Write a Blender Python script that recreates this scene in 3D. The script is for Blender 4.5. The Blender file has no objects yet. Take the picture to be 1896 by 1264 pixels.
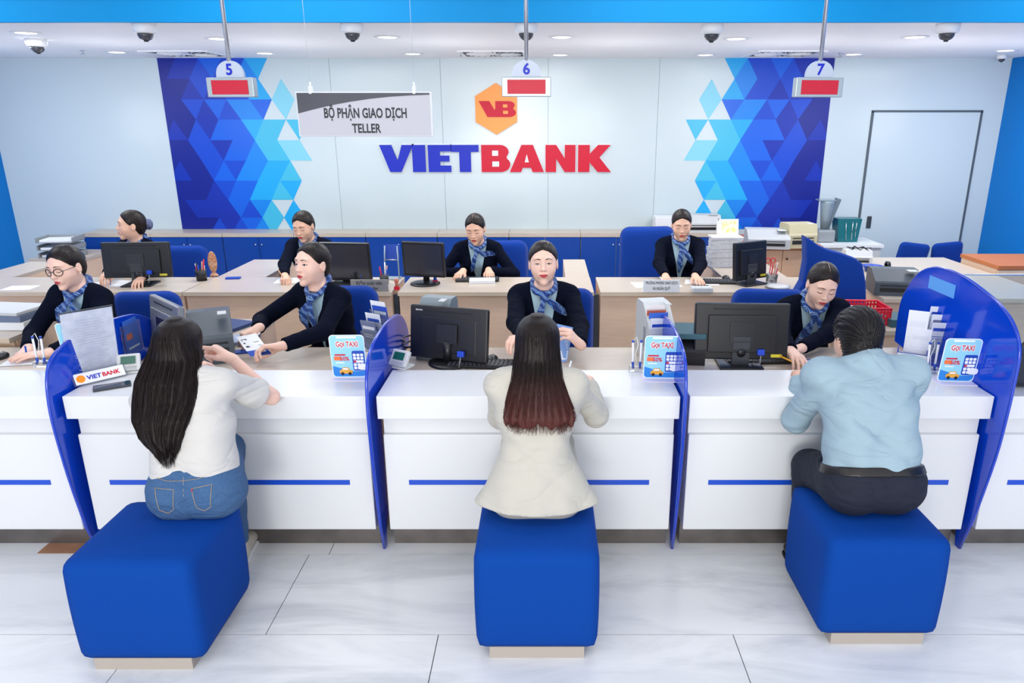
import bpy, bmesh, math, random
import numpy as np
from mathutils import Vector, Matrix, Euler
random.seed(7); np.random.seed(7)
SC = bpy.context.scene; COL = SC.collection
# ---------------- camera, world, lamps, exposure ----------------
FPX, CX, CY, PITCH, CAMH = 1316.0, 1010.0, 632.0, math.radians(17.2), 1.95
cam = bpy.data.objects.new('camera', bpy.data.cameras.new('camera')); COL.objects.link(cam)
cam.location = (0, 0, CAMH); cam.rotation_euler = (math.pi/2-PITCH, 0, 0)
cam.data.sensor_width = 36; cam.data.lens = FPX/1896*36; cam.data.shift_x = (948-CX)/1896
cam.data.clip_start = .05; SC.camera = cam
w = bpy.data.worlds.new('world'); SC.world = w; w.use_nodes = True
bgn = w.node_tree.nodes['Background']; bgn.inputs[0].default_value = (1, .985, .965, 1); bgn.inputs[1].default_value = 1.25
SC.view_settings.view_transform = 'Standard'; SC.view_settings.look = 'None'
SC.view_settings.exposure = 0.40; SC.view_settings.gamma = 1; SC.view_settings.use_curve_mapping = False
def lamp(name, kind, loc, power, size=(1, 1), rot=(0, 0, 0), color=(1, 1, 1)):
    l = bpy.data.lights.new(name, kind); l.energy = power; l.color = color
    if kind == 'AREA': l.shape = 'RECTANGLE'; l.size, l.size_y = size
    o = bpy.data.objects.new(name, l); COL.objects.link(o); o.location = loc; o.rotation_euler = rot
    return o
for k, x in enumerate((-4.2, -1.4, 1.4, 4.2)):
    lamp('customer_hall_ceiling_lamp', 'AREA', (x, 1.3, 3.14), 7, (1.6, 1.0), color=(1, .99, .97))
for k, x in enumerate((-4.2, -1.6, 1.0, 3.6)):
    lamp('counter_ceiling_lamp', 'AREA', (x, 4.3, 3.14), 16, (1.5, .5), color=(1, .99, .97))
for k, x in enumerate((-4.4, -2.2, 0, 2.2, 4.0)):
    lamp('office_ceiling_lamp', 'AREA', (x, 6.15, 2.55), 14, (.9, .5), color=(.99, 1, .99))

for x in (-5.0, -3.6, -2.2, -.8, .6, 2.0, 3.2, 4.2):
    lamp('office_ceiling_fill', 'POINT', (x, 6.3, 1.95), 5.5, color=(1, .99, .97)).data.shadow_soft_size = .3  # unseen fill lamps, added to brighten the office ceiling
lamp('photographer_softbox', 'AREA', (-1.0, -5.0, 1.9), 150, (2.2, 1.6), rot=(math.pi/2+.02, 0, -.1), color=(1, .985, .965))

def ray(x, y):
    u = (x-CX)/FPX; v = (CY-y)/FPX; c, s = math.cos(PITCH), math.sin(PITCH)
    return Vector((u, c+v*s, -s+v*c))
def P(x, y, Y=None, z=None):                       # where the line through a pixel meets a depth or a height
    d = ray(x, y)
    t = Y/d.y if Y is not None else (z-CAMH)/d.z
    return Vector((0, 0, CAMH))+d*t
def W(px, Y, z):                                   # X of a pixel column at a depth and height
    return (px-CX)/FPX*(Y*math.cos(PITCH)+(CAMH-z)*math.sin(PITCH))

# ---------------- materials ----------------
def lin(c):
    return tuple((v/12.92 if v <= .04045 else ((v+.055)/1.055)**2.4) for v in [q/255 for q in c])
MATS = {}
def M(name, rgb, rough=.5, metal=0, bump=0, scale=60, var=0, emit=0, trans=0, spec=.5, stretch=(1, 1, 1), alpha=1, sheen=0, coat=0, rgb2=None, sss=0, ior=None, fold=0, fscale=5):
    if name in MATS: return MATS[name]
    m = bpy.data.materials.new(name); m.use_nodes = True; nt = m.node_tree; b = nt.nodes['Principled BSDF']
    c = lin(rgb)+(1,)
    b.inputs['Base Color'].default_value = c; b.inputs['Roughness'].default_value = rough; b.inputs['Metallic'].default_value = metal
    b.inputs['Specular IOR Level'].default_value = spec; b.inputs['Transmission Weight'].default_value = trans
    b.inputs['Sheen Weight'].default_value = sheen; b.inputs['Coat Weight'].default_value = coat; b.inputs['Alpha'].default_value = alpha
    if ior: b.inputs['IOR'].default_value = ior
    if sss: b.inputs['Subsurface Weight'].default_value = sss; b.inputs['Subsurface Radius'].default_value = (.012, .004, .002); b.inputs['Subsurface Scale'].default_value = 1
    if emit: b.inputs['Emission Color'].default_value = c; b.inputs['Emission Strength'].default_value = emit
    if bump or var or rgb2:
        tc = nt.nodes.new('ShaderNodeTexCoord'); mp = nt.nodes.new('ShaderNodeMapping'); nz = nt.nodes.new('ShaderNodeTexNoise')
        mp.inputs['Scale'].default_value = stretch; nz.inputs['Scale'].default_value = scale; nz.inputs['Detail'].default_value = 5
        nt.links.new(tc.outputs['Object'], mp.inputs[0]); nt.links.new(mp.outputs[0], nz.inputs[0])
        if var or rgb2:
            mx = nt.nodes.new('ShaderNodeMix'); mx.data_type = 'RGBA'
            c2 = lin(rgb2)+(1,) if rgb2 else tuple(max(0, q*(1-var)) for q in c[:3])+(1,)
            mx.inputs[6].default_value = c; mx.inputs[7].default_value = c2
            rr = nt.nodes.new('ShaderNodeMapRange'); rr.inputs[1].default_value = .35; rr.inputs[2].default_value = .65
            nt.links.new(nz.outputs[0], rr.inputs[0]); nt.links.new(rr.outputs[0], mx.inputs[0]); nt.links.new(mx.outputs[2], b.inputs['Base Color'])
        if bump:
            bp = nt.nodes.new('ShaderNodeBump'); bp.inputs['Strength'].default_value = bump; bp.inputs['Distance'].default_value = .01
            nt.links.new(nz.outputs[0], bp.inputs['Height']); nt.links.new(bp.outputs[0], b.inputs['Normal'])
    if fold:                                        # soft cloth creases
        tc2 = nt.nodes.new('ShaderNodeTexCoord'); m2 = nt.nodes.new('ShaderNodeMapping'); m2.inputs['Rotation'].default_value = (.3, .7, .4); m2.inputs['Scale'].default_value = (1, 1, 2.4)
        n2 = nt.nodes.new('ShaderNodeTexNoise'); n2.inputs['Scale'].default_value = fscale; n2.inputs['Detail'].default_value = 2.5; n2.inputs['Distortion'].default_value = .7
        a2 = nt.nodes.new('ShaderNodeMath'); a2.operation = 'SUBTRACT'; a2.inputs[1].default_value = .5; b2 = nt.nodes.new('ShaderNodeMath'); b2.operation = 'ABSOLUTE'; c2_ = nt.nodes.new('ShaderNodeMath'); c2_.operation = 'POWER'; c2_.inputs[1].default_value = .55
        bq = nt.nodes.new('ShaderNodeBump'); bq.inputs['Strength'].default_value = fold*.7; bq.inputs['Distance'].default_value = .05
        nt.links.new(tc2.outputs['Object'], m2.inputs[0]); nt.links.new(m2.outputs[0], n2.inputs[0]); nt.links.new(n2.outputs[0], a2.inputs[0]); nt.links.new(a2.outputs[0], b2.inputs[0]); nt.links.new(b2.outputs[0], c2_.inputs[0]); nt.links.new(c2_.outputs[0], bq.inputs['Height'])
        if bump: nt.links.new(bp.outputs[0], bq.inputs['Normal'])
        nt.links.new(bq.outputs[0], b.inputs['Normal'])
    MATS[name] = m; return m

# ---------------- mesh builder ----------------
class MB:
    def __init__(s): s.v = []; s.f = []; s.m = []; s.mi = 0; s.sm = []; s.smooth = False
    def slot(s, i): s.mi = i; return s
    def add(s, vs, fs, smooth=None):
        n = len(s.v); s.v += [tuple(q) for q in vs]
        for f in fs: s.f.append([i+n for i in f]); s.m.append(s.mi); s.sm.append(s.smooth if smooth is None else smooth)
        return s
    def arr(s, va, fa, mi=None):
        n = len(s.v); s.v += [tuple(q) for q in va.tolist()]; s.f += (fa+n).tolist()
        s.m += ([s.mi]*len(fa) if mi is None else list(mi)); s.sm += [True]*len(fa); return s
    def box(s, c, d, R=None, bev=0, seg=2):
        bm = bmesh.new(); bmesh.ops.create_cube(bm, size=1)
        for v in bm.verts: v.co = Vector((v.co.x*d[0], v.co.y*d[1], v.co.z*d[2]))
        if bev: bmesh.ops.bevel(bm, geom=bm.edges[:], offset=min(bev, min(d)*.49), segments=seg, affect='EDGES', profile=.5)
        if R is None: R = Matrix.Identity(3)
        elif not isinstance(R, Matrix): R = Euler(R).to_matrix()
        c = Vector(c); bm.verts.index_update()
        s.add([R@v.co+c for v in bm.verts], [[v.index for v in f.verts] for f in bm.faces], smooth=False); bm.free(); return s
    def b2(s, lo, hi, bev=0, seg=2):
        return s.box([(a+b)/2 for a, b in zip(lo, hi)], [abs(b-a) for a, b in zip(lo, hi)], None, bev, seg)
    def tube(s, pts, r, n=10, caps=True, closed=False):
        pts = [Vector(p) for p in pts]; K = len(pts); rs = r if isinstance(r, (list, tuple)) else [r]*K
        up = None; rings = []
        for i, p in enumerate(pts):
            if closed: t = (pts[(i+1) % K]-pts[i-1])
            else: t = (pts[min(i+1, K-1)]-pts[max(i-1, 0)])
            t = t.normalized() if t.length > 1e-9 else Vector((0, 0, 1))
            if up is None: up = Vector((0, 0, 1)) if abs(t.z) < .9 else Vector((0, 1, 0))
            a = up-t*up.dot(t)
            if a.length < 1e-6: a = t.orthogonal()
            a.normalize(); up = a; b = t.cross(a)
            rings.append([p+(a*math.cos(q*2*math.pi/n)+b*math.sin(q*2*math.pi/n))*rs[i] for q in range(n)])
        vs = [q for rg in rings for q in rg]; fs = []
        for i in range(K if closed else K-1):
            j = (i+1) % K
            for q in range(n): fs.append([i*n+q, i*n+(q+1) % n, j*n+(q+1) % n, j*n+q])
        s.add(vs, fs, smooth=True)
        if caps and not closed: s.add(rings[0][::-1], [list(range(n))], smooth=False); s.add(rings[-1], [list(range(n))], smooth=False)
        return s
    def lathe(s, prof, c=(0, 0, 0), n=24, sx=1, sy=1, R=None):
        c = Vector(c); vs = []; fs = []
        for r, z in prof:
            for q in range(n):
                a = q*2*math.pi/n; p = Vector((r*math.cos(a)*sx, r*math.sin(a)*sy, z))
                vs.append((R@p if R is not None else p)+c)
        for i in range(len(prof)-1):
            for q in range(n): fs.append([i*n+q, i*n+(q+1) % n, (i+1)*n+(q+1) % n, (i+1)*n+q])
        if prof[0][0] > 1e-6: fs.append(list(range(n))[::-1])
        if prof[-1][0] > 1e-6: fs.append([(len(prof)-1)*n+q for q in range(n)])
        s.add(vs, fs, smooth=True); return s
    def prism(s, poly, fn, a, b):                  # outline extruded: fn(u, v, w) gives the point, w from a to b
        n = len(poly)
        vs = [fn(u, v, a) for u, v in poly]+[fn(u, v, b) for u, v in poly]
        fs = [list(range(n))[::-1], [n+i for i in range(n)]]+[[i, (i+1) % n, n+(i+1) % n, n+i] for i in range(n)]
        s.add(vs, fs, smooth=False); return s
    def ball(s, c, r, n=16, R=None):
        r = r if isinstance(r, (tuple, list)) else (r, r, r); c = Vector(c); vs = []; fs = []; m = n//2
        for i in range(m+1):
            for q in range(n):
                a = math.pi*i/m; b = 2*math.pi*q/n
                p = Vector((r[0]*math.sin(a)*math.cos(b), r[1]*math.sin(a)*math.sin(b), r[2]*math.cos(a)))
                vs.append((R@p if R is not None else p)+c)
        for i in range(m):
            for q in range(n): fs.append([i*n+q, (i+1)*n+q, (i+1)*n+(q+1) % n, i*n+(q+1) % n])
        s.add(vs, fs, smooth=True); return s
    def mesh(s, name, mats, off=None):
        me = bpy.data.meshes.new(name); me.from_pydata(s.v, [], s.f)
        if off is not None: me.transform(Matrix.Translation(-Vector(off)))
        for m in (mats if isinstance(mats, (list, tuple)) else [mats]): me.materials.append(m)
        me.polygons.foreach_set('material_index', s.m); me.polygons.foreach_set('use_smooth', s.sm)
        me.update(); 
        if len(s.f) < 20000:
            bm = bmesh.new(); bm.from_mesh(me); bmesh.ops.remove_doubles(bm, verts=bm.verts, dist=1e-6); bmesh.ops.recalc_face_normals(bm, faces=bm.faces); bm.to_mesh(me); bm.free()
        return me
def tag(o, label=None, cat=None, group=None, kind=None):
    for k, v in (('label', label), ('category', cat), ('group', group), ('kind', kind)):
        if v: o[k] = v
    return o
def thing(name, label, cat, loc=(0, 0, 0), rz=0, group=None):
    o = bpy.data.objects.new(name, None); COL.objects.link(o); o.location = loc; o.rotation_euler = (0, 0, rz); o.empty_display_size = .05
    return tag(o, label, cat, group)
def part(parent, name, mb, mats, world=False, label=None):
    """a mesh under parent; world=True when the builder holds world coordinates"""
    off = None
    if world and parent is not None:
        r = parent
        off = Vector((0, 0, 0))
        while r is not None: off += r.location; r = r.parent
    me = mb if isinstance(mb, bpy.types.Mesh) else mb.mesh(name, mats, off)
    o = bpy.data.objects.new(name, me); COL.objects.link(o); o.parent = parent
    if label: o['label'] = label
    return o
def single(name, mb, mats, label, cat, loc=(0, 0, 0), rz=0, group=None):
    o = part(None, name, mb, mats); o.location = loc; o.rotation_euler = (0, 0, rz)
    return tag(o, label, cat, group)
def struct(name, mb, mats, parent=None):
    o = part(parent, name, mb, mats)
    if parent is None: o['kind'] = 'structure'
    return o
def dup(root, loc, rz=0, label=None, group=None):
    r = root.copy(); COL.objects.link(r); r.location = loc; r.rotation_euler = (0, 0, rz)
    if label: r['label'] = label
    if group: r['group'] = group
    for ch in list(root.children):
        c = ch.copy(); COL.objects.link(c); c.parent = r
        for g in list(ch.children):
            d = g.copy(); COL.objects.link(d); d.parent = c
    return r
def text_mb(txt, h, fn, depth=.001, bold=0, sx=1.0, width=None, shear=0, mb=None, align='CENTER'):
    """lettering as geometry; fn(u, v, w) maps text-plane coordinates to points; h = cap height; width fits the line"""
    cu = bpy.data.curves.new('txt', 'FONT'); cu.body = txt; cu.size = 1; cu.align_x = align; cu.extrude = 0.0; cu.offset = bold; cu.shear = shear
    cu.resolution_u = 3
    o = bpy.data.objects.new('txt', cu); COL.objects.link(o)
    bpy.context.view_layer.update()
    me = bpy.data.meshes.new_from_object(o.evaluated_get(bpy.context.evaluated_depsgraph_get()))
    bpy.data.objects.remove(o); bpy.data.curves.remove(cu)
    vs = [v.co.copy() for v in me.vertices]; k = h/.72
    xs = [v.x for v in vs]; kx = k*sx
    if width and xs: kx = width/(max(xs)-min(xs))
    mb = mb or MB(); n = len(vs)
    fs = [list(p.vertices) for p in me.polygons]
    eu = {}
    for f in fs:
        for a, b in zip(f, f[1:]+f[:1]):
            eu[(a, b)] = 1
    pts = [fn(v.x*kx, v.y*k, depth) for v in vs]+[fn(v.x*kx, v.y*k, 0) for v in vs]
    ff = fs+[[b, a, a+n, b+n] for (a, b) in eu if (b, a) not in eu]
    mb.add(pts, ff, smooth=False); bpy.data.meshes.remove(me); return mb
def plane_fn(o, ux, uy, n=None):
    o = Vector(o); ux = Vector(ux).normalized(); uy = Vector(uy).normalized(); n = Vector(n) if n else ux.cross(uy)
    return lambda u, v, w: o+ux*u+uy*v+n*w
def rrect(w, h, r, n=5, cx=0, cy=0):
    out = []
    for sx, sy, a0 in ((1, 1, 0), (-1, 1, 90), (-1, -1, 180), (1, -1, 270)):
        for i in range(n+1):
            a = math.radians(a0+90*i/n); out.append((cx+sx*(w/2-r)+r*math.cos(a), cy+sy*(h/2-r)+r*math.sin(a)))
    return out

# ---------------- implicit surfaces for bodies, hair and cloth ----------------
def rc(p, a, b, ra, rb):
    a = np.asarray(a, np.float32); b = np.asarray(b, np.float32); ba = b-a; pa = p-a
    h = np.clip((pa@ba)/max(float(ba@ba), 1e-9), 0, 1)
    return np.sqrt(((pa-h[:, None]*ba)**2).sum(1))-(ra+(rb-ra)*h)
def ell(p, c, r, R=None):
    q = p-np.asarray(c, np.float32)
    if R is not None: q = q@np.array(R, np.float32)
    r = np.asarray(r, np.float32)
    k0 = np.sqrt(((q/r)**2).sum(1)); k1 = np.sqrt(((q/(r*r))**2).sum(1))+1e-9
    return k0*(k0-1)/k1
def smin(a, b, k):
    h = np.maximum(k-np.abs(a-b), 0)/k
    return np.minimum(a, b)-h*h*k*.25
def smax(a, b, k): return -smin(-a, -b, k)
def surfnet(f, lo, hi, h):
    lo = np.array(lo, np.float32)-2*h; hi = np.array(hi, np.float32)+2*h; B = 6
    nb = np.ceil((hi-lo)/(h*B)).astype(int); N = nb*B
    g = np.stack(np.meshgrid(*[np.arange(n) for n in nb], indexing='ij'), -1).reshape(-1, 3)
    cen = lo+(g*B+(B-1)/2.0)*h
    fc = f(cen.astype(np.float32))
    V = np.repeat(np.repeat(np.repeat(np.sign(fc).reshape(nb), B, 0), B, 1), B, 2).astype(np.float32)
    act = g[np.abs(fc) < h*B*1.5+.004]
    loc = np.stack(np.meshgrid(*[np.arange(B)]*3, indexing='ij'), -1).reshape(-1, 3)
    for s0 in range(0, len(act), 600):
        a = act[s0:s0+600]; idx = (a[:, None, :]*B+loc[None]).reshape(-1, 3)
        V[idx[:, 0], idx[:, 1], idx[:, 2]] = f((lo+idx*h).astype(np.float32))
    S = V < 0
    cs = np.zeros([n-1 for n in N], np.int8)
    offs = [(i, j, k) for i in (0, 1) for j in (0, 1) for k in (0, 1)]
    for i, j, k in offs: cs += S[i:N[0]-1+i, j:N[1]-1+j, k:N[2]-1+k]
    cells = np.argwhere((cs > 0) & (cs < 8))
    if len(cells) == 0: return np.zeros((0, 3)), np.zeros((0, 4), int)
    cv = np.stack([V[cells[:, 0]+i, cells[:, 1]+j, cells[:, 2]+k] for i, j, k in offs], 1)
    pos = np.zeros((len(cells), 3)); cnt = np.zeros(len(cells))
    for a in range(8):
        for b in range(a+1, 8):
            oa, ob = np.array(offs[a]), np.array(offs[b])
            if np.abs(oa-ob).sum() != 1: continue
            cr = (cv[:, a] < 0) != (cv[:, b] < 0); t = np.where(cr, cv[:, a]/np.where(cr, cv[:, a]-cv[:, b], 1), 0)
            pos += np.where(cr[:, None], oa+t[:, None]*(ob-oa), 0); cnt += cr
    verts = lo+(cells+pos/cnt[:, None])*h
    im = -np.ones([n-1 for n in N], np.int64); im[cells[:, 0], cells[:, 1], cells[:, 2]] = np.arange(len(cells))
    F = []
    for ax in range(3):
        o1, o2 = (ax+1) % 3, (ax+2) % 3
        sl0 = [slice(None)]*3; sl1 = [slice(None)]*3; sl0[ax] = slice(0, -1); sl1[ax] = slice(1, None)
        A = S[tuple(sl0)]; D = A != S[tuple(sl1)]
        e = np.argwhere(D); e = e[(e[:, o1] > 0) & (e[:, o2] > 0) & (e[:, o1] < N[o1]-1) & (e[:, o2] < N[o2]-1)]
        inside = A[e[:, 0], e[:, 1], e[:, 2]]
        def cid(d1, d2):
            q = e.copy(); q[:, o1] -= d1; q[:, o2] -= d2; return im[q[:, 0], q[:, 1], q[:, 2]]
        quad = np.stack([cid(1, 1), cid(0, 1), cid(0, 0), cid(1, 0)], 1)
        quad[~inside] = quad[~inside][:, ::-1]; F.append(quad[(quad >= 0).all(1)])
    F = np.concatenate(F)
    # one pass of relaxation for an even surface
    for lam in (.5, .4):
        acc = np.zeros_like(verts); c = np.zeros(len(verts))
        for i in range(4):
            np.add.at(acc, F[:, i], verts[F[:, (i+1) % 4]]+verts[F[:, (i+3) % 4]]); np.add.at(c, F[:, i], 2)
        verts = verts*(1-lam)+lam*acc/np.maximum(c, 1)[:, None]
    return verts, F
# ---------------- materials used all over ----------------
white = M('white_laminate', (226, 228, 230), .25, spec=.4)
wallw = M('wall_white_glass_panel', (206, 220, 224), .22, spec=.6)
ceilw = M('ceiling_paint', (244, 244, 246), .7)
wallblue = M('wall_blue_panel', (8, 122, 206), .5, spec=.15)
fasc = M('blue_fascia_panel', (8, 134, 196), .5, spec=.15)
wood = M('light_oak_laminate', (196, 170, 142), .42, var=.14, scale=7, stretch=(1, 12, 12), spec=.4)
woodf = M('oak_laminate_panel', (240, 206, 176), .45, var=.08, scale=6, stretch=(1, 12, 14), spec=.4)
woodtop = M('oak_desk_top', (204, 190, 174), .3, var=.1, scale=6, stretch=(1, 14, 14), spec=.5)
edgew = M('pale_edge_band', (214, 196, 172), .4)
steel = M('brushed_steel_kick', (128, 122, 118), .35, metal=.7, var=.25, scale=8, stretch=(1, 1, 1), spec=.5)
blk = M('black_plastic', (26, 27, 31), .35, spec=.5)
dgrey = M('dark_grey_plastic', (58, 62, 68), .45)
grey = M('grey_plastic', (150, 156, 160), .45)
lgrey = M('light_grey_plastic', (205, 208, 208), .45)
wht = M('white_plastic', (238, 240, 242), .4)
paper = M('white_paper', (238, 240, 244), .7)
navy = M('navy_wool', (9, 15, 32), .9, bump=.1, scale=500, spec=.08, fold=.35, fscale=6)
blue = M('blue_chair_fabric', (4, 58, 150), .8, bump=.15, scale=400, sheen=.1, spec=.2)
poufm = M('pouf_blue_fabric', (2, 64, 150), .85, bump=.12, scale=500, spec=.15)
bdoor = M('blue_cabinet_laminate', (4, 66, 156), .35)
chrome = M('chrome', (205, 208, 212), .2, metal=1)
redp = M('red_plastic', (214, 24, 50), .4)
ypl = M('yellow_sticker', (226, 212, 60), .6)
vbl = M('vga_plug_blue', (24, 70, 200), .4)
ledr = M('red_led_matrix', (206, 18, 52), .5, emit=.12)
clear = M('clear_acrylic', (240, 246, 250), .04, trans=.95, ior=1.3)
glassm = M('screen_glass', (225, 240, 245), .02, trans=1, ior=1.25)
def acrylic():
    m = bpy.data.materials.new('blue_acrylic'); m.use_nodes = True; nt = m.node_tree; b = nt.nodes['Principled BSDF']
    b.inputs['Base Color'].default_value = lin((6, 78, 224))+(1,); b.inputs['Roughness'].default_value = .12; b.inputs['Coat Weight'].default_value = .3
    t = nt.nodes.new('ShaderNodeBsdfTransparent'); t.inputs[0].default_value = (.22, .42, 1, 1)
    mx = nt.nodes.new('ShaderNodeMixShader'); mx.inputs[0].default_value = .28
    nt.links.new(b.outputs[0], mx.inputs[1]); nt.links.new(t.outputs[0], mx.inputs[2]); nt.links.new(mx.outputs[0], nt.nodes['Material Output'].inputs[0])
    return m
acry = acrylic()
# floor: pale veined tiles with dark joints
def tile_mat(name, base, vein):
    m = bpy.data.materials.new(name); m.use_nodes = True; nt = m.node_tree; b = nt.nodes['Principled BSDF']
    tc = nt.nodes.new('ShaderNodeTexCoord'); mp = nt.nodes.new('ShaderNodeMapping'); mp.inputs['Scale'].default_value = (.8, 3.2, 1); mp.inputs['Rotation'].default_value = (0, 0, .3)
    nz = nt.nodes.new('ShaderNodeTexNoise'); nz.inputs['Scale'].default_value = 1.5; nz.inputs['Detail'].default_value = 9; nz.inputs['Roughness'].default_value = .62; nz.inputs['Distortion'].default_value = .8
    r = nt.nodes.new('ShaderNodeValToRGB'); e = r.color_ramp.elements
    e[0].position = .36; e[0].color = lin(vein)+(1,); e[1].position = .56; e[1].color = lin(base)+(1,)
    x = r.color_ramp.elements.new(.47); x.color = lin([(a*2+b2)/3 for a, b2 in zip(base, vein)])+(1,)
    nt.links.new(tc.outputs['Object'], mp.inputs[0]); nt.links.new(mp.outputs[0], nz.inputs[0]); nt.links.new(nz.outputs[0], r.inputs[0]); nt.links.new(r.outputs[0], b.inputs['Base Color'])
    b.inputs['Roughness'].default_value = .22; b.inputs['Specular IOR Level'].default_value = .5
    return m
tilem = tile_mat('marble_tile', (232, 234, 234), (208, 211, 213)); grout = M('dark_grout', (54, 56, 58), .9); otile = M('terracotta_tile', (176, 128, 96), .4, var=.2, scale=12)
XL, XR, YB, CZ, YF = -5.8, 4.79, 7.82, 2.57, 5.04
mb = MB(); mb.b2((XL, -1.5, -.05), (XR, YB, -.004)); mb.slot(1)
rows = [(-1.5, -.4), (-.4, .71), (.71, 1.262), (1.262, 1.81), (1.81, 2.358), (2.358, 2.906), (2.906, 3.452), (3.452, 4.0), (4, 5.3), (5.3, 6.6), (6.6, YB)]
offs = [.1, .7, .16, .5, -.426, .22, .15, -.4, 0, .5, .2]
g = .0018
for i, (a, b) in enumerate(rows):
    L = 1.172 if i != 5 else 2.344*1
    x = offs[i]-L*math.ceil((offs[i]-XL)/L) if i != 5 else .03-2.344*3+1.2
    while x < XR:
        x0, x1 = max(x, XL), min(x+L, XR)
        if x1 > x0+.01:
            mb.b2((x0+g, a+g, -.004), (x1-g, b-g, 0))
        x += L
floor = struct('floor', mb, [grout, tilem])
tm = MB().b2((W(78, 2.95, 0), 2.912, .0003), (W(150, 2.95, 0), 2.998, .001)); tt = struct('trim_4', tm, otile)
# ceilings and the blue fascia between them
mb = MB().b2((XL, YF, CZ), (XR, YB, CZ+.06)); struct('ceiling', mb, ceilw)
mb = MB().b2((XL, -1.5, 3.2), (XR, YF+.3, 3.26)); struct('ceiling', mb, ceilw)
mb = MB().b2((XL, YF-.02, CZ-.005), (XR, YF+.02, 2.705)); mb.b2((XL, YF-.035, 2.705), (XR, YF+.02, 2.72)); mb.b2((XL, YF, 2.72), (XR, YF+.04, 3.2)); struct('trim_1', mb, fasc)
# back wall with vertical panel joints
mb = MB(); jx = [P(a, 250, Y=YB).x for a in (-140, 620, 820, 1015, 1216)]+[2.95]
xs = [XL-.1]+[j for j in jx if j > XL]+[XR+.1]
for a, b in zip(xs, xs[1:]): mb.b2((a+.0015, YB, 0), (b-.0015, YB+.08, CZ+.1))
mb.slot(1).b2((XL-.1, YB+.01, 0), (XR+.1, YB+.09, CZ+.1))
struct('wall_back', mb, [wallw, grey])
struct('wall_right', MB().b2((XR, -1.5, 0), (XR+.1, YB, 3.2)), wallblue)
struct('wall_left', MB().b2((XL-.1, -1.5, 0), (XL, YB, 3.2)), wallblue)
# door in the back wall, flush, with a dark shadow gap
dl, dr = P(1600, 330, Y=YB).x, P(1796, 330, Y=YB).x
dm = M('door_gap_dark', (84, 96, 104), .5)
d = MB(); t = .012
d.b2((dl-t, YB-.012, 0), (dl+t, YB, 2.05)); d.b2((dr-t, YB-.012, 0), (dr+t, YB, 2.05)); d.b2((dl-t, YB-.012, 2.04), (dr+t, YB, 2.062))
dd = struct('door_1', MB().b2((dl+t, YB-.008, 0), (dr-t, YB, 2.04)), wallw)
struct('door_frame', d, dm, dd)
struct('door_handle', MB().box((P(1601, 411, Y=YB).x+.04, YB-.014, P(1601, 411, Y=YB).z), (.05, .014, .13), bev=.02, seg=4), dgrey, dd)
# ---------------- triangle murals ----------------
cols = [(12, 30, 140), (14, 48, 172), (12, 74, 204), (10, 100, 224), (14, 136, 234), (24, 172, 238), (66, 190, 226), (134, 212, 234)]
mm = [M('mural_print_%d' % i, c, .35) for i, c in enumerate(cols)]
def proj(p):                                       # world point to the photo's pixels, to sample the mural outline
    d = p-Vector((0, 0, CAMH)); c, q = math.cos(PITCH), math.sin(PITCH); f = d.y*c-d.z*q
    return CX+FPX*d.x/f, CY-FPX*(d.y*q+d.z*c)/f
def inside(pt, poly):
    r = False
    for (x1, y1), (x2, y2) in zip(poly, poly[1:]+poly[:1]):
        if (y1 > pt[1]) != (y2 > pt[1]) and pt[0] < (x2-x1)*(pt[1]-y1)/(y2-y1)+x1: r = not r
    return r
ZS = 2.961
SOLID = [(700, 300), (1465, 322), (1415, 432), (1490, 545), (1445, 655), (1520, 768), (1590, 880), (1655, 990), (1610, 1095), (1490, 1095), (1440, 1190), (1475, 1290), (700, 1290)]
LOOSE = [([(1545, 436), (1490, 545), (1560, 655), (1614, 545)], 7), ([(1450, 655), (1565, 655), (1520, 768)], 6), ([(1570, 655), (1690, 655), (1638, 768)], 6), ([(1520, 768), (1638, 768), (1706, 880), (1590, 880)], 7),
         ([(1490, 1095), (1440, 1195), (1475, 1290), (1520, 1290), (1556, 1195)], 6), ([(1610, 1095), (1556, 1195), (1590, 1290), (1640, 1290), (1675, 1195)], 5)]
LINES = [(322, 1465), (432, 1415), (545, 1490), (655, 1445), (768, 1520), (880, 1470), (990, 1535), (1095, 1490), (1192, 1440), (1290, 1500)]
xl0 = P(312, 250, Y=YB).x
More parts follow.
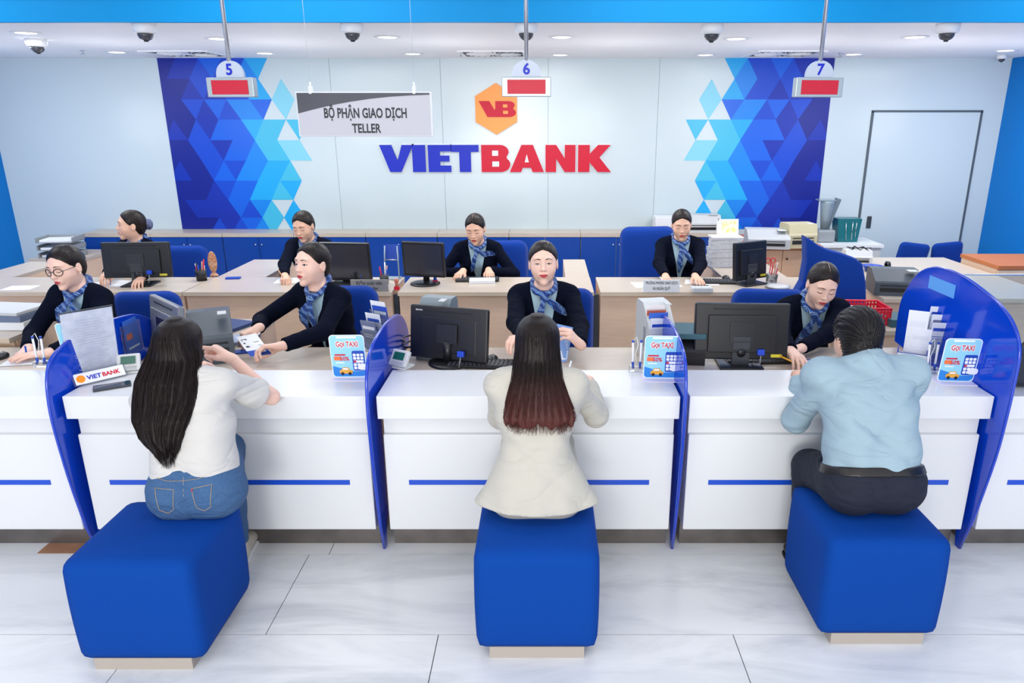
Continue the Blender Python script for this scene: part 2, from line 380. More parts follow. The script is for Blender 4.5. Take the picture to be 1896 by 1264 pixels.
def mural(name, px_out_top, px_in, sgn, label):
    """triangular lattice print; outer edge straight, inner edge ragged as in the photo"""
    x0 = P(px_out_top, 250, Y=YB).x; mb = MB(); rnd = random.Random(11); tw = .236; zb = .822
    fn = lambda u, v, w_: Vector((x0+sgn*u, YB-w_, v))
    ln = [(P(400, y/ZS, Y=YB).z, P(x/ZS, y/ZS, Y=YB).x-xl0) for y, x in LINES]; ln[0] = (CZ, ln[0][1])
    for k in range(9):
        (za, ua), (zc2, uc) = ln[k], ln[k+1]; ua %= tw; uc %= tw
        for c in range(-2, 9):
            for kind in (0, 1):
                if kind:                            # point up
                    ap = ua+c*tw; base = uc+round((ap-tw/2-uc)/tw)*tw; tri = [(base, zc2), (base+tw, zc2), (ap, za)]
                else:
                    l = ua+c*tw; ap = uc+round((l+tw/2-uc)/tw)*tw; tri = [(l, za), (ap, zc2), (l+tw, za)]
                cx = sum(p[0] for p in tri)/3; cz = sum(p[1] for p in tri)/3
                if max(p[0] for p in tri) <= .002: continue
                px, py = proj(Vector((xl0+cx, YB, cz))); q = (px*ZS, py*ZS); col = None
                if inside(q, SOLID):
                    ex = (q[0]-(856+(q[1]-322)*.138))/(1490-900); t_ = ex*4.9+rnd.choice([-.8, -.3, .2, .6, .9])
                    if 600 < q[1] < 1080 and ex > .75: t_ += 1.0
                    if q[1] < 540: t_ -= .3
                    col = int(max(0, min(6, t_)))
                else:
                    for pl_, c_ in LOOSE:
                        if inside(q, pl_): col = c_
                if col is None: continue
                poly = []
                for (a, b) in zip(tri, tri[1:]+tri[:1]):
                    if a[0] >= 0: poly.append(a)
                    if (a[0] < 0) != (b[0] < 0):
                        w_ = -a[0]/(b[0]-a[0]); poly.append((0, a[1]+w_*(b[1]-a[1])))
                out = []
                for (a, b) in zip(poly, poly[1:]+poly[:1]):
                    if a[1] >= zb: out.append(a)
                    if (a[1] < zb) != (b[1] < zb):
                        w_ = (zb-a[1])/(b[1]-a[1]); out.append((a[0]+w_*(b[0]-a[0]), zb))
                if len(out) > 2: mb.slot(col).prism(out, fn, .0005, .003)
    return single(name, mb, mm, label, 'mural')
mural('wall_mural', 312, 560, 1, 'blue triangle mural on the left half of the back wall, behind the number 5 display')
mural('wall_mural', 1530, 1270, -1, 'blue triangle mural on the right of the back wall, left of the white door')
# ---------------- bank sign on the wall ----------------
sb = M('sign_blue_acrylic', (18, 42, 186), .4, spec=.3); sr = M('sign_red_acrylic', (212, 6, 50), .4, spec=.3); so = M('sign_orange', (255, 150, 20), .3); sw = M('sign_white_edge', (244, 248, 252), .5)
o0 = P(706, 318, Y=YB); o1 = P(1132, 268, Y=YB); SW_, SH_ = o1.x-o0.x, P(918, 268, Y=YB).z-P(918, 318, Y=YB).z
sign = thing('bank_sign', 'large raised bank name in blue and red capital letters on the white back wall', 'sign', (o0.x+SW_/2, YB, o0.z))
LET = {'V': (0, 76, [(0, 1), (30, 1), (44, .42), (56, 1), (84, 1), (52, 0), (24, 0)]),
 'I': (0, 30, [(0, 0), (30, 0), (30, 1), (0, 1)]),
 'E': (0, 56, [(0, 0), (56, 0), (56, .24), (29, .24), (29, .39), (52, .39), (52, .61), (29, .61), (29, .76), (56, .76), (56, 1), (0, 1)]),
 'T': (0, 66, [(19, 0), (47, 0), (47, .74), (66, .74), (66, 1), (0, 1), (0, .74), (19, .74)]),
 'A': (0, 80, [(0, 0), (28, 0), (32, .16), (52, .16), (56, 0), (84, 0), (57, 1), (29, 1)]),
 'N': (0, 76, [(0, 0), (27, 0), (27, .5), (49, 0), (76, 0), (76, 1), (49, 1), (49, .5), (27, 1), (0, 1)]),
 'K': (0, 80, [(0, 0), (29, 0), (29, .36), (50, 0), (84, 0), (54, .54), (82, 1), (50, 1), (29, .66), (29, 1), (0, 1)])}
def arcp(cx, cy, rx, ry, a0, a1, n=8): return [(cx+rx*math.cos(math.radians(a0+(a1-a0)*i/n)), cy+ry*math.sin(math.radians(a0+(a1-a0)*i/n))) for i in range(n+1)]
Bp = [(0, 0)]+arcp(48, .28, 24, .28, -90, 50)+arcp(46, .745, 22, .255, -40, 90)+[(0, 1)]
LET['B'] = (0, 70, Bp)
HOLE = {'B': [[(27, .2), (44, .2), (44, .39), (27, .39)], [(27, .6), (42, .6), (42, .79), (27, .79)]], 'A': [[(37, .36), (47, .36), (42, .66)]]}
px = {'V': 0, 'I': 92-4, 'E': 119, 'T': 172-2, 'B': 249-2, 'A': 320-4, 'N': 406, 'K': 488}
pxs = [('V', 706, 768), ('I', 766, 790), ('E', 795, 837), ('T', 838, 888), ('B', 893, 946), ('A', 945, 1008), ('N', 1011, 1066), ('K', 1071, 1132)]
for i, (ch, a, b) in enumerate(pxs):
    poly = LET[ch][2]; xm = max(q[0] for q in poly); s = (b-a)/xm
    fn = lambda u, v, w_, a=a, s=s: Vector((((a+u*s)-919)/426*SW_, -w_, v*SH_))
    m1 = MB(); m1.prism(poly, fn, .012, .03)
    m1.slot(1); gw = 2.0/s
    for hp in HOLE.get(ch, []): m1.slot(2).prism(hp, fn, .0301, .0306)
    cx = xm/2; cyy = .5
    m1.slot(1).prism([(cx+(u-cx)*1.05, cyy+(v-cyy)*1.06) for u, v in poly], fn, .002, .012)
    part(sign, 'letter', m1, [sb if i < 4 else sr, sw, wallw])
hc = P(919, 202, Y=YB); hr = (P(919, 155, Y=YB).z-P(919, 250, Y=YB).z)/2
hx = [(math.sin(math.radians(60*k))*hr*.98, math.cos(math.radians(60*k))*hr) for k in range(6)]
em = thing('hexagon_emblem', 'orange hexagon emblem with red VB monogram above the bank name', 'emblem', (hc.x, YB, hc.z))
fn = lambda u, v, w_: Vector((u, -w_, v))
m1 = MB(); m1.prism(hx, fn, .01, .03); m1.slot(1).prism([(a*1.04, b*1.04) for a, b in hx], fn, .001, .01); part(em, 'plate', m1, [so, sw])
m2 = MB(); s = hr*.0145; mono = hr*.62
m2.prism([(u*s-46*s-.01, (v-.5)*mono+.0) for u, v in LET['V'][2]], fn, .0305, .04)
m2.slot(0).prism([(u*s*.8-2*s, (v-.5)*mono) for u, v in Bp], fn, .0306, .041)
m2.slot(1)
for hp in HOLE['B']: m2.prism([(u*s*.8-2*s, (v-.5)*mono) for u, v in hp], fn, .0411, .0416)
part(em, 'monogram', m2, [sr, so])
# ---------------- ceiling fittings ----------------
em_l = M('lamp_diffuser', (255, 255, 255), .5, emit=6)
dl0 = None
for k, (x, y, lab) in enumerate([(48, 60, 'round downlight at the far left of the ceiling, above the dome camera'), (216, 96, 'round downlight left of the left air vent'), (490, 98, 'round downlight right of the number 5 pole'), (404, 71, 'faint round downlight just left of the number 5 pole'), (717, 68, 'round downlight beside the hanging sign wires'), (764, 99, 'round downlight over the hanging teller sign'), (1040, 68, 'nearer round downlight right of the number 6 pole'), (1037, 101, 'farther round downlight right of the number 6 pole'), (1306, 101, 'round downlight above the left part of the right mural'), (1363, 71, 'round downlight beside the ceiling camera, left of number 7 pole'), (1580, 100, 'round downlight above the white door'), (1694, 68, 'round downlight between number 7 pole and right ceiling camera'), (1862, 93, 'round downlight in the far right ceiling corner')]):
    p = P(x, y, z=CZ)
    if dl0 is None:
        dl0 = thing('downlight', lab, 'ceiling light', (p.x, p.y, CZ), 0, 'recessed ceiling downlights')
        part(dl0, 'ring', MB().lathe([(.075, 0), (.1, -.001), (.1, -.006), (.075, -.008), (.07, -.002)], n=32), wht)
        part(dl0, 'diffuser', MB().lathe([(.0001, -.004), (.07, -.004), (.07, -.001), (.0001, -.001)], n=32), em_l)
    else: dup(dl0, (p.x, p.y, CZ), 0, lab)
dc0 = None
for k, (x, y, lab) in enumerate([(66, 72, 'white dome camera at the far left of the ceiling'), (266, 42, 'dome camera at the fascia, left of the number 5 pole'), (651, 43, 'dome camera above the hanging teller sign'), (974, 43, 'dome camera behind the number 6 pole'), (1319, 46, 'dome camera left of the number 7 pole'), (1756, 40, 'dome camera right of the number 7 pole'), (1856, 102, 'small dome camera in the right corner under a downlight')]):
    p = P(x, y, z=CZ)
    if p.y < YF+.11: p.y = YF+.11; p.x = W(x, p.y, CZ)
    if dc0 is None:
        dc0 = thing('dome_camera', lab, 'security camera', (p.x, p.y, CZ), 0, 'dome cameras on the ceiling')
        part(dc0, 'housing', MB().lathe([(.075, 0), (.075, -.035), (.068, -.055), (.05, -.06)], n=28), wht)
        part(dc0, 'dome', MB().lathe([(.05, -.058), (.048, -.075), (.038, -.092), (.02, -.102), (.0001, -.105)], n=28), M('smoked_dome', (70, 72, 78), .1))
        part(dc0, 'lens', MB().lathe([(.016, -.104), (.014, -.11), (.0001, -.111)], n=16), blk)
    else:
        q = dup(dc0, (p.x, p.y, CZ), 0, lab)
        if x > 1800: q.scale = (.6, .6, .6)
vd = M('vent_dark', (60, 66, 74), .7)
v0 = None
for x, lab in ((352, 'square air vent above the left mural'), (915, 'square white air vent above the orange emblem'), (1446, 'square air vent above the right mural')):
    p = P(x, 100, z=CZ)
    if v0 is None:
        v0 = thing('air_vent', lab, 'ceiling vent', (p.x, p.y-.05, CZ), 0, 'swirl air vents in the ceiling')
        f = MB(); a = .30
        for s in (-1, 1): f.b2((-a, s*a-.02, -.012), (a, s*a+.02, 0)); f.b2((s*a-.02, -a, -.012), (s*a+.02, a, 0))
        part(v0, 'frame', f, wht); part(v0, 'backing', MB().b2((-a, -a, -.003), (a, a, -.001)), vd)
        sl = MB()
        for k in range(24):
            an = k*math.pi/12; R = Matrix.Rotation(an, 3, 'Z'); sl.box(R@Vector((.17, .02, -.006)), (.19, .018, .004), R@Matrix.Rotation(.5, 3, 'X'))
        sl.lathe([(.05, -.003), (.05, -.01), (.0001, -.012)]); part(v0, 'slats', sl, wht)
    else: dup(v0, (p.x, p.y-.05, CZ), 0, lab)
s0 = None
for x, y, lab in ((152, 93, 'small sprinkler head beside the left dome camera'), (853, 98, 'small sprinkler head left of the middle air vent'), (1556, 98, 'small sprinkler head right of the number 7 pole')):
    p = P(x, y, z=CZ)
    if s0 is None:
        s0 = single('sprinkler', MB().lathe([(.02, 0), (.02, -.004), (.006, -.006), (.006, -.03), (.02, -.032), (.02, -.036), (.0001, -.036)], n=14), chrome, lab, 'sprinkler', (p.x, p.y, CZ), group='ceiling sprinklers')
    else: dup(s0, (p.x, p.y, CZ), 0, lab)
# ---------------- counter number displays ----------------
alu = M('aluminium_frame', (168, 180, 186), .35, metal=.5)
grid_dark = M('led_grid_dark', (120, 8, 34), .5)
for num, x, py, rz in (('5', 430, 162, -.10), ('6', 975, 161, 0.0), ('7', 1514, 162, .10)):
    c = P(x, py, Y=3.49)
    t = thing('number_display', {'5': 'hanging display with numeral 5 over the left counter, red LED matrix', '6': 'hanging display with numeral 6 beside the orange emblem, red LED matrix', '7': 'hanging display with numeral 7 in front of the right mural, red LED matrix'}[num], 'display sign', c, rz, 'number displays hanging over the counters')
    w_, h_ = .226, .085
    m1 = MB(); m1.b2((-w_/2, -.02, -h_/2), (w_/2, .02, h_/2), bev=.003)
    part(t, 'case', m1, alu)
    m1 = MB().b2((-.088, -.0215, -.031), (.088, -.0195, .031)); m1.slot(1)
    for k in range(25): m1.b2((-.088+k*.0073, -.022, -.031), (-.0872+k*.0073, -.0214, .031))
    for k in range(10): m1.b2((-.088, -.022, -.031+k*.0068), (.088, -.0214, -.0303+k*.0068))
    part(t, 'led_matrix', m1, [ledr, grid_dark])
    dome = [(-.066, h_/2)]+[(.066*math.cos(math.radians(a)), h_/2+.012+.062*math.sin(math.radians(a))) for a in range(180, -1, -12)]+[(.066, h_/2)]
    part(t, 'number_plate', MB().prism(dome, lambda u, v, ww: Vector((u, ww, v)), -.008, .008), M('number_plate_silver', (186, 196, 212), .4))
    part(t, 'numeral', text_mb(num, .048, plane_fn((0, -.0085, h_/2+.013), (1, 0, 0), (0, 0, 1)), .001, bold=.03), sb)
    part(t, 'pole', MB().tube([(0, 0, h_/2+.07), (0, 0, 3.2-c.z)], .0095, 12), chrome)
# ---------------- hanging TELLER sign ----------------
YS = 4.3; a = P(549, 170, Y=YS); b = P(800, 253, Y=YS); sx = (P(553, 212, Y=YS).x+P(800, 212, Y=YS).x)/2; ww = P(800, 212, Y=YS).x-P(550, 212, Y=YS).x; hh = a.z-b.z
t = thing('hanging_sign', 'grey hanging sign reading BỘ PHẬN GIAO DỊCH TELLER left of the emblem', 'sign', (sx, YS, (a.z+b.z)/2))
part(t, 'frame', MB().b2((-ww/2, -.012, -hh/2), (ww/2, .012, hh/2), bev=.003), M('sign_frame', (225, 228, 232), .4))
part(t, 'panel', MB().b2((-ww/2+.008, -.014, -hh/2+.006), (ww/2-.012, -.0118, hh/2-.006)), M('sign_grey', (203, 202, 210), .5))
sw_ = [(-ww/2+.008, hh/2-.006), (ww/2-.012, hh/2-.006), (ww/2-.012, hh/2-.016)]+[(-ww/2+.008+(ww-.02)*q, hh/2-.018-.10*(1-q)**2.0) for q in (.85, .7, .55, .4, .28, .16, .08, 0)]
part(t, 'swoosh', MB().prism(sw_, lambda u, v, k: Vector((u, -k, v)), .0141, .0148), M('sign_charcoal', (78, 80, 88), .5))
txd = M('sign_text', (52, 52, 58), .6)
part(t, 'lettering', text_mb('BỘ PHẬN GIAO DỊCH', .054, plane_fn((.004, -.0145, -.018), (1, 0, 0), (0, 0, 1)), .0006, bold=.028, width=ww*.61), txd)
part(t, 'lettering', text_mb('TELLER', .050, plane_fn((.004, -.0145, -.100), (1, 0, 0), (0, 0, 1)), .0006, bold=.028, width=ww*.215), txd)
for px_ in (575, 767):
    x = P(px_, 165, Y=YS).x-sx
    part(t, 'wire', MB().tube([(x, 0, hh/2+.03), (x, 0, 3.2-(a.z+b.z)/2)], .0011, 6), M('wire', (215, 225, 232), .4, metal=.3))
    part(t, 'clip', MB().b2((x-.009, -.016, hh/2-.012), (x+.009, .016, hh/2+.03), bev=.003).tube([(x, 0, hh/2+.03), (x, 0, hh/2+.052)], .005, 8), wht)
# ---------------- customer counters and dividers ----------------
DX = [-2.145, -.77, .605, 1.98]
bays = [(-3.52, DX[0]), (DX[0], DX[1]), (DX[1], DX[2]), (DX[2], DX[3]), (DX[3], 3.4)]
blab = ['white service counter at the left edge of the photo, left of the leftmost blue divider', 'white service counter of the long haired customer in jeans, under display 5', 'white service counter of the cream jacket customer, under display 6', 'white service counter of the man in the light blue shirt, under display 7', 'white service counter at the right edge, beyond the tall blue divider']
stripe = M('counter_stripe_blue', (22, 78, 200), .35)
for (a, b), lab in zip(bays, blab):
    x0, x1 = a+.028, b-.014; c = (x0+x1)/2; hw = (x1-x0)/2
    t = thing('service_counter', lab, 'counter', (c, 3.0, 0), 0, 'row of white service counters')
    part(t, 'worktop', MB().b2((-hw, -.10, .693), (hw, .25, .80), bev=.003), white)
    m = MB().b2((-hw+.012, -.045, .60), (hw-.012, .19, .693)); part(t, 'upper_band', m, white)
    part(t, 'front_panel', MB().b2((-hw+.012, -.07, .118), (hw-.012, .18, .604), bev=.004), white)
    part(t, 'stripe', MB().b2((-hw+.115, -.0725, .354), (hw-.115, -.069, .378)), stripe)
    part(t, 'kick_plate', MB().b2((-hw+.012, 0, 0), (hw-.012, .18, .118)), steel)
    m = MB().b2((-hw, .25, .725), (hw, .76, .75)).slot(1).b2((-hw, .7601, .723), (hw, .764, .751)); part(t, 'desk_top', m, [woodtop, edgew])
    for s in (-1, 1): part(t, 'side_panel', MB().b2((s*hw-.012-.012*s, .19, 0), (s*hw+.012-.012*s, .74, .724)), woodf)
small = [(2.955, 0), (2.915, .15), (2.875, .42), (2.852, .70), (2.862, .84), (2.885, .916), (2.93, .968), (3.0, .995), (3.10, 1.012), (3.26, 1.02), (3.43, 1.008), (3.58, .985), (3.70, .93), (3.78, .85), (3.80, .765), (3.05, .70), (3.05, .12), (3.0, .1), (2.985, 0)]
big = [(2.955, 0), (2.90, .194), (2.838, .529), (2.820, .75), (2.816, .90), (2.818, 1.0), (2.84, 1.07), (2.90, 1.135), (3.0, 1.185), (3.13, 1.218), (3.28, 1.245), (3.44, 1.252), (3.58, 1.235), (3.70, 1.18), (3.79, 1.08), (3.84, .97), (3.84, .765), (3.05, .70), (3.05, .12), (3.0, .1), (2.985, 0)]
def smoothpoly(p, lo, hi):
    out = p[:lo+1]
    for i in range(lo, hi):
        p0, p1, p2, p3 = [Vector(p[max(lo, min(hi, j))]) for j in (i-1, i, i+1, i+2)]
        for q in (.25, .5, .75, 1):
            out.append(tuple(.5*((2*p1)+(-p0+p2)*q+(2*p0-5*p1+4*p2-p3)*q*q+(-p0+3*p1-3*p2+p3)*q**3)))
    return out+p[hi+1:]
for i, (x, lab) in enumerate(zip(DX, ['blue acrylic divider left of the long haired customer in jeans', 'blue acrylic divider just left of the dark monitor with a white maker name', 'blue acrylic divider right of the customer in the cream jacket', 'tall wide blue acrylic divider right of the man in the light blue shirt'])):
    pl = smoothpoly(small, 1, 14) if i < 3 else smoothpoly(big, 1, 16)
    t = thing('counter_divider', lab, 'divider', (x, 3.0, 0), 0, 'blue dividers between the counters')
    part(t, 'panel', MB().prism([(u-3.0, v) for u, v in pl], lambda u, v, k: Vector((k, u, v)), -.007, .007), acry)
    n = len(pl); edge = [Vector((0, u-3.0, v)) for u, v in pl[:-5]]
    part(t, 'edge_band', MB().tube(edge, .0078, 8), M('divider_edge', (16, 60, 190), .15, coat=.5))
# glass screen behind the far right counter
t = thing('glass_screen', 'clear glass screen with a bright top edge at the far right, behind the tall divider', 'glass panel', (2.75, 3.45, .8))
part(t, 'pane', MB().b2((-.74, -.004, 0), (.64, .004, .424)), glassm); part(t, 'top_rail', MB().b2((-.74, -.005, .424), (.64, .005, .43)), chrome)
# thin pale blue strip on the tall divider
t = single('divider_strip', MB().b2((-.0012, -.12, -.033), (0, .12, .033)), M('pale_blue_film', (96, 170, 246), .5), 'thin pale blue strip near the top of the tall divider', 'label', (DX[3]-.0086, 3.46, 1.165))
# ---------------- poufs ----------------
def pouf(name, lab, x0, x1, y0, y1, rz=0):
    cx, cy = (x0+x1)/2, (y0+y1)/2; hx_, hy_ = (x1-x0)/2, (y1-y0)/2
    t = thing(name, lab, 'pouf', (cx, cy, 0), rz, 'blue cube poufs at the counters')
    bm = bmesh.new(); bmesh.ops.create_cube(bm, size=1); bmesh.ops.subdivide_edges(bm, edges=bm.edges[:], cuts=11, use_grid_fill=True)
    m = MB()
    for v in bm.verts:
        p = v.co*2; r = .13
        q = Vector([max(-1+r, min(1-r, k)) for k in p]); d = p-q
        if d.length > 1e-6: q = q+d.normalized()*min(r, d.length)
        # slightly soft, sagging upholstery
        z = q.z; bul = 1+.02*(1-z*z); cr = .012*(1-q.x*q.x)*(1-q.y*q.y) if z > .9 else 0
        v.co = Vector((q.x*hx_*bul, q.y*hy_*bul, .2475+z*.2075+cr))
    bm.verts.index_update(); m.add([v.co.copy() for v in bm.verts], [[v.index for v in f.verts] for f in bm.faces], smooth=True); bm.free()
    part(t, 'cushion', m, poufm); part(t, 'plinth', MB().b2((-hx_+.05, -hy_+.004, 0), (hx_-.05, hy_-.03, .05)), M('plinth_beige', (176, 166, 156), .5))
    return t
pouf('pouf', 'blue cube pouf under the long haired customer in jeans', -1.725, -1.262, 2.165, 2.62)
pouf('pouf', 'blue cube pouf under the customer in the cream jacket', -.262, .197, 2.225, 2.68)
pouf('pouf', 'blue cube pouf under the man in dark trousers', 1.062, 1.522, 2.30, 2.75)
# ---------------- second row desks ----------------
def desk(lab, x0, x1, y0=5.10, y1=5.63, z=.75, ret=None, mats=None, pan=True):
    c = (x0+x1)/2; hw = (x1-x0)/2
    t = thing('office_desk', lab, 'desk', (c, y0, 0)); d = y1-y0
    part(t, 'desk_top', MB().b2((-hw, 0.004, z-.026), (hw, d, z)).slot(1).b2((-hw, -.001, z-.028), (hw, .0035, z+.001)), [woodtop, edgew])
    if pan: part(t, 'front_panel', MB().b2((-hw+.004, .035, .03), (hw-.004, .055, z-.028)), woodf)
    for s in (-1, 1): part(t, 'side_panel', MB().b2((s*(hw-.012)-.011, .056, 0), (s*(hw-.012)+.011, d-.01, z-.027)), woodf)
    if ret:
        a, b, yb = ret
        part(t, 'return_top', MB().b2((a-c, d+.001, z-.026), (b-c, yb-y0, z)), woodtop)
        for xx in (a, b): part(t, 'return_panel', MB().b2((xx-c-(.001 if xx == a else .018), d+.01, 0), (xx-c+(.018 if xx == a else .001), yb-y0-.01, z-.027)), woodf)
    return t
desk('oak office desk at the left end of the second row', -4.62, -2.678, ret=(-4.62, -4.3, 6.3))
desk('oak office desk carrying the metal controller name plate', -2.668, -1.135, ret=(-2.95+.3, -2.56+.3, 6.40))
desk('oak office desk in the second row behind the smiling middle teller', -1.088, .357, ret=(.16, .355, 6.40))
desk('oak office desk with the cash office name plate, right end of the second row', .405, 2.065, ret=(1.43, 1.95, 6.45))
# dark strips painted in for the shade in the gaps between desks
single('gap_shade_strip', MB().b2((-.018, -.02, 0), (.018, .02, .72)), dgrey, 'dark upright strip for the shade in the gap left of the middle second row desk', 'post', (-1.1115, 5.17, 0), group='gap shade strips between desks')
single('gap_shade_strip', MB().b2((-.018, -.02, 0), (.018, .02, .72)), dgrey, 'dark upright strip for the shade in the gap beside the smiling teller', 'post', (.381, 5.17, 0), group='gap shade strips between desks')
desk('oak side desk carrying the dark printer, right of the big blue chair', 2.40, 3.68, 4.9, 6.5)
desk('low side desk holding the red basket behind the rightmost teller', 1.80, 2.7, 4.26, 4.62, z=.70)
desk('small oak side desk under the passbook printer between the first two tellers', -2.14, -1.72, 3.775, 4.36)
desk('oak side desk with folders at the left edge, left of the teller with glasses', -4.1, -3.0, 3.80, 4.30, z=.79)
# ---------------- back row of blue cabinets ----------------
zc = .82; bp = [1341, 1208, 1075, 942, 809, 676, 543, 410, 277, 152]
names = ['under the office printer', 'left of the chair of the teller at the cash office desk', 'right of the smiling middle teller', 'just behind the smiling middle teller', 'behind the second row teller typing', 'between the two dark monitors', 'behind the teller bowing beside a monitor', 'behind the pen cup and wooden ornament', 'behind the laughing teller']
for i in range(9):
    xa, xb = W(bp[i+1], 7.52, zc)+.002, W(bp[i], 7.52, zc)-.002; c = (xa+xb)/2; hw = (xb-xa)/2
    t = thing('low_cabinet', 'blue door wall cabinet, '+names[i], 'cabinet', (c, 7.52, 0), 0, 'blue cabinets along the back wall')
    part(t, 'top', MB().b2((-hw, 0.0, zc-.04), (hw, .295, zc)), woodtop)
    part(t, 'body', MB().b2((-hw+.002, .022, .06), (hw-.002, .29, zc-.041)), white)
    for s in (0, 1):
        a = -hw+.004+s*hw; b = a+hw-.006
        dr_ = part(t, 'door', MB().b2((a, .004, .08), (b, .021, zc-.044)), bdoor)
        hx0 = b-.03 if s == 0 else a+.03
        part(dr_, 'knob', MB().lathe([(.008, 0), (.008, .012), (.0001, .013)], c=(hx0, .004, .70), n=12, R=Matrix.Rotation(math.pi/2, 3, 'X')), chrome)
orange = M('orange_brown_edge', (190, 112, 60), .5)
def wcab(lab, x0, x1, y0, y1, z, top=orange, doors=2):
    c = (x0+x1)/2; hw = (x1-x0)/2; d = y1-y0
    t = thing('low_cabinet', lab, 'cabinet', (c, y0, 0))
    part(t, 'top', MB().b2((-hw-.01, -.01, z-.03), (hw+.01, d, z)), top); part(t, 'body', MB().b2((-hw, .02, 0), (hw, d-.01, z-.031)), woodf)
    for k in range(doors):
        a = -hw+k*2*hw/doors+.003; dr_ = part(t, 'door', MB().b2((a, 0, .06), (a+2*hw/doors-.006, .019, z-.04)), woodf)
        part(dr_, 'knob', MB().ball((a+.04, -.008, z-.12), .01, 10), dgrey)
    return t
wcab('oak cabinet with orange brown top carrying the fax and beige machine', 1.89, 2.62, 6.70, 7.45, .82)
wcab('oak cabinet with orange brown top at the right edge near the blue wall', 3.72, 4.7, 5.75, 6.3, .82)
wcab('low oak cabinet under the paper trays at the left of the back row', -5.02, -4.53, 6.85, 7.4, .67, woodtop, 1)
# ---------------- chairs ----------------
def backshape(w_, h_, rr, d=.05, curve=.04, zc_=0, n=14):
    """a padded back: rounded rectangle grid, curved round the sitter"""
    m = MB(); vs = []; fs = []; N = n
    for side in (0, 1):
        for i in range(N+1):
            for j in range(N+1):
                u = -1+2*i/N; v = -1+2*j/N
                # square to rounded rectangle
                x = u*w_/2; z = v*h_/2
                ax, az = abs(x)-(w_/2-rr), abs(z)-(h_/2-rr)
                if ax > 0 and az > 0:
                    L = math.hypot(ax, az); mx = max(ax, az)
                    x = math.copysign(w_/2-rr+ax*mx/L, x); z = math.copysign(h_/2-rr+az*mx/L, z)
                e = (1-abs(u)**6)*(1-abs(v)**6); y = (1 if side else -1)*d/2*(e**.4 if e > 0 else 0)
                y -= curve*(abs(x)/(w_/2))**2
                vs.append((x, y, z+zc_))
    K = (N+1)*(N+1)
    for side in (0, 1):
        for i in range(N):
            for j in range(N):
                q = [side*K+i*(N+1)+j, side*K+(i+1)*(N+1)+j, side*K+(i+1)*(N+1)+j+1, side*K+i*(N+1)+j+1]; fs.append(q if side else q[::-1])
    m.add(vs, fs, smooth=True); return m
def office_chair(lab, x, y, rz, top=.97, w_=.44, h_=.46, kind='office_chair', group='blue swivel chairs of the staff'):
    t = thing(kind, lab, 'chair', (x, y, 0), rz, group)         # faces local -y (towards the counter)
    part(t, 'backrest', backshape(w_, h_, .09, .06, -.03, 0), blue).location = (0, .25, top-h_/2)
    s_ = MB().box((0, 0, 0), (.46, .44, .075), bev=.035, seg=4); part(t, 'seat', s_, blue).location = (0, 0, .43)
    part(t, 'back_bracket', MB().tube([(0, .15, .38), (0, .27, .40), (0, .29, .55), (0, .285, top-h_+.15)], .016, 8), blk)
    part(t, 'column', MB().tube([(0, 0, .08), (0, 0, .39)], .025, 12), blk)
    for k in range(5):
        a = 2*math.pi*k/5+.3; lg = part(t, 'leg', MB().tube([(0, 0, .10), (.28*math.cos(a), .28*math.sin(a), .065)], [.022, .014], 8), blk)
        part(lg, 'caster', MB().ball((.27*math.cos(a), .27*math.sin(a), .03), .0295, 10), blk)
    return t
office_chair('blue swivel chair of the teller with round glasses', -2.62+.02, 4.28, .1, .89)
office_chair('blue swivel chair of the teller handing over a leaflet', -1.335, 4.30, -.05, .925, .44, .5)
office_chair('blue swivel chair of the smiling middle teller', .10, 4.28, 0, .91, .44, .5)
office_chair('blue swivel chair behind the rightmost bowing teller', 1.50, 4.46, -.1, .865, .50, .42)
office_chair('blue swivel chair of the laughing teller in the second row', -3.32, 6.25, .1, .86, .44, .42)
office_chair('blue swivel chair of the second row teller typing on a keyboard', -.40, 6.30, .05, .90, .5, .48)
office_chair('blue high backed chair of the teller behind the cash office plate', .98, 6.36, .1, 1.02, .52, .6)
for x, lab in ((3.62, 'left one of two low blue chairs in front of the white door'), (3.94, 'right one of two low blue chairs in front of the white door')):
    p = P(1695 if x < 3.8 else 1749, 473, Y=7.1)
    t = thing('visitor_chair', lab, 'chair', (p.x+(.045 if x > 3.8 else -.035), 7.1 if x < 3.8 else 7.15, 0), (.0), 'visitor chairs by the door')
    bo = part(t, 'backrest', backshape(.315, .26, .05, .04, 0, 0), blue); bo.location = (0, 0, p.z); bo.rotation_euler = (.1, .12 if x < 3.8 else -.1, 0)
    so_ = part(t, 'seat', MB().box((0, 0, 0), (.38, .36, .05), bev=.02), blue); so_.location = (0, -.2, .42)
    for sx in (-1, 1):
        part(t, 'leg', MB().tube([(sx*.16, -.34, 0), (sx*.16, -.34, .40)], .01, 8), chrome)
        part(t, 'leg', MB().tube([(sx*.16, 0.02, 0), (sx*.15, 0.02, .45), (sx*.13, .03, p.z)], .01, 8), chrome)
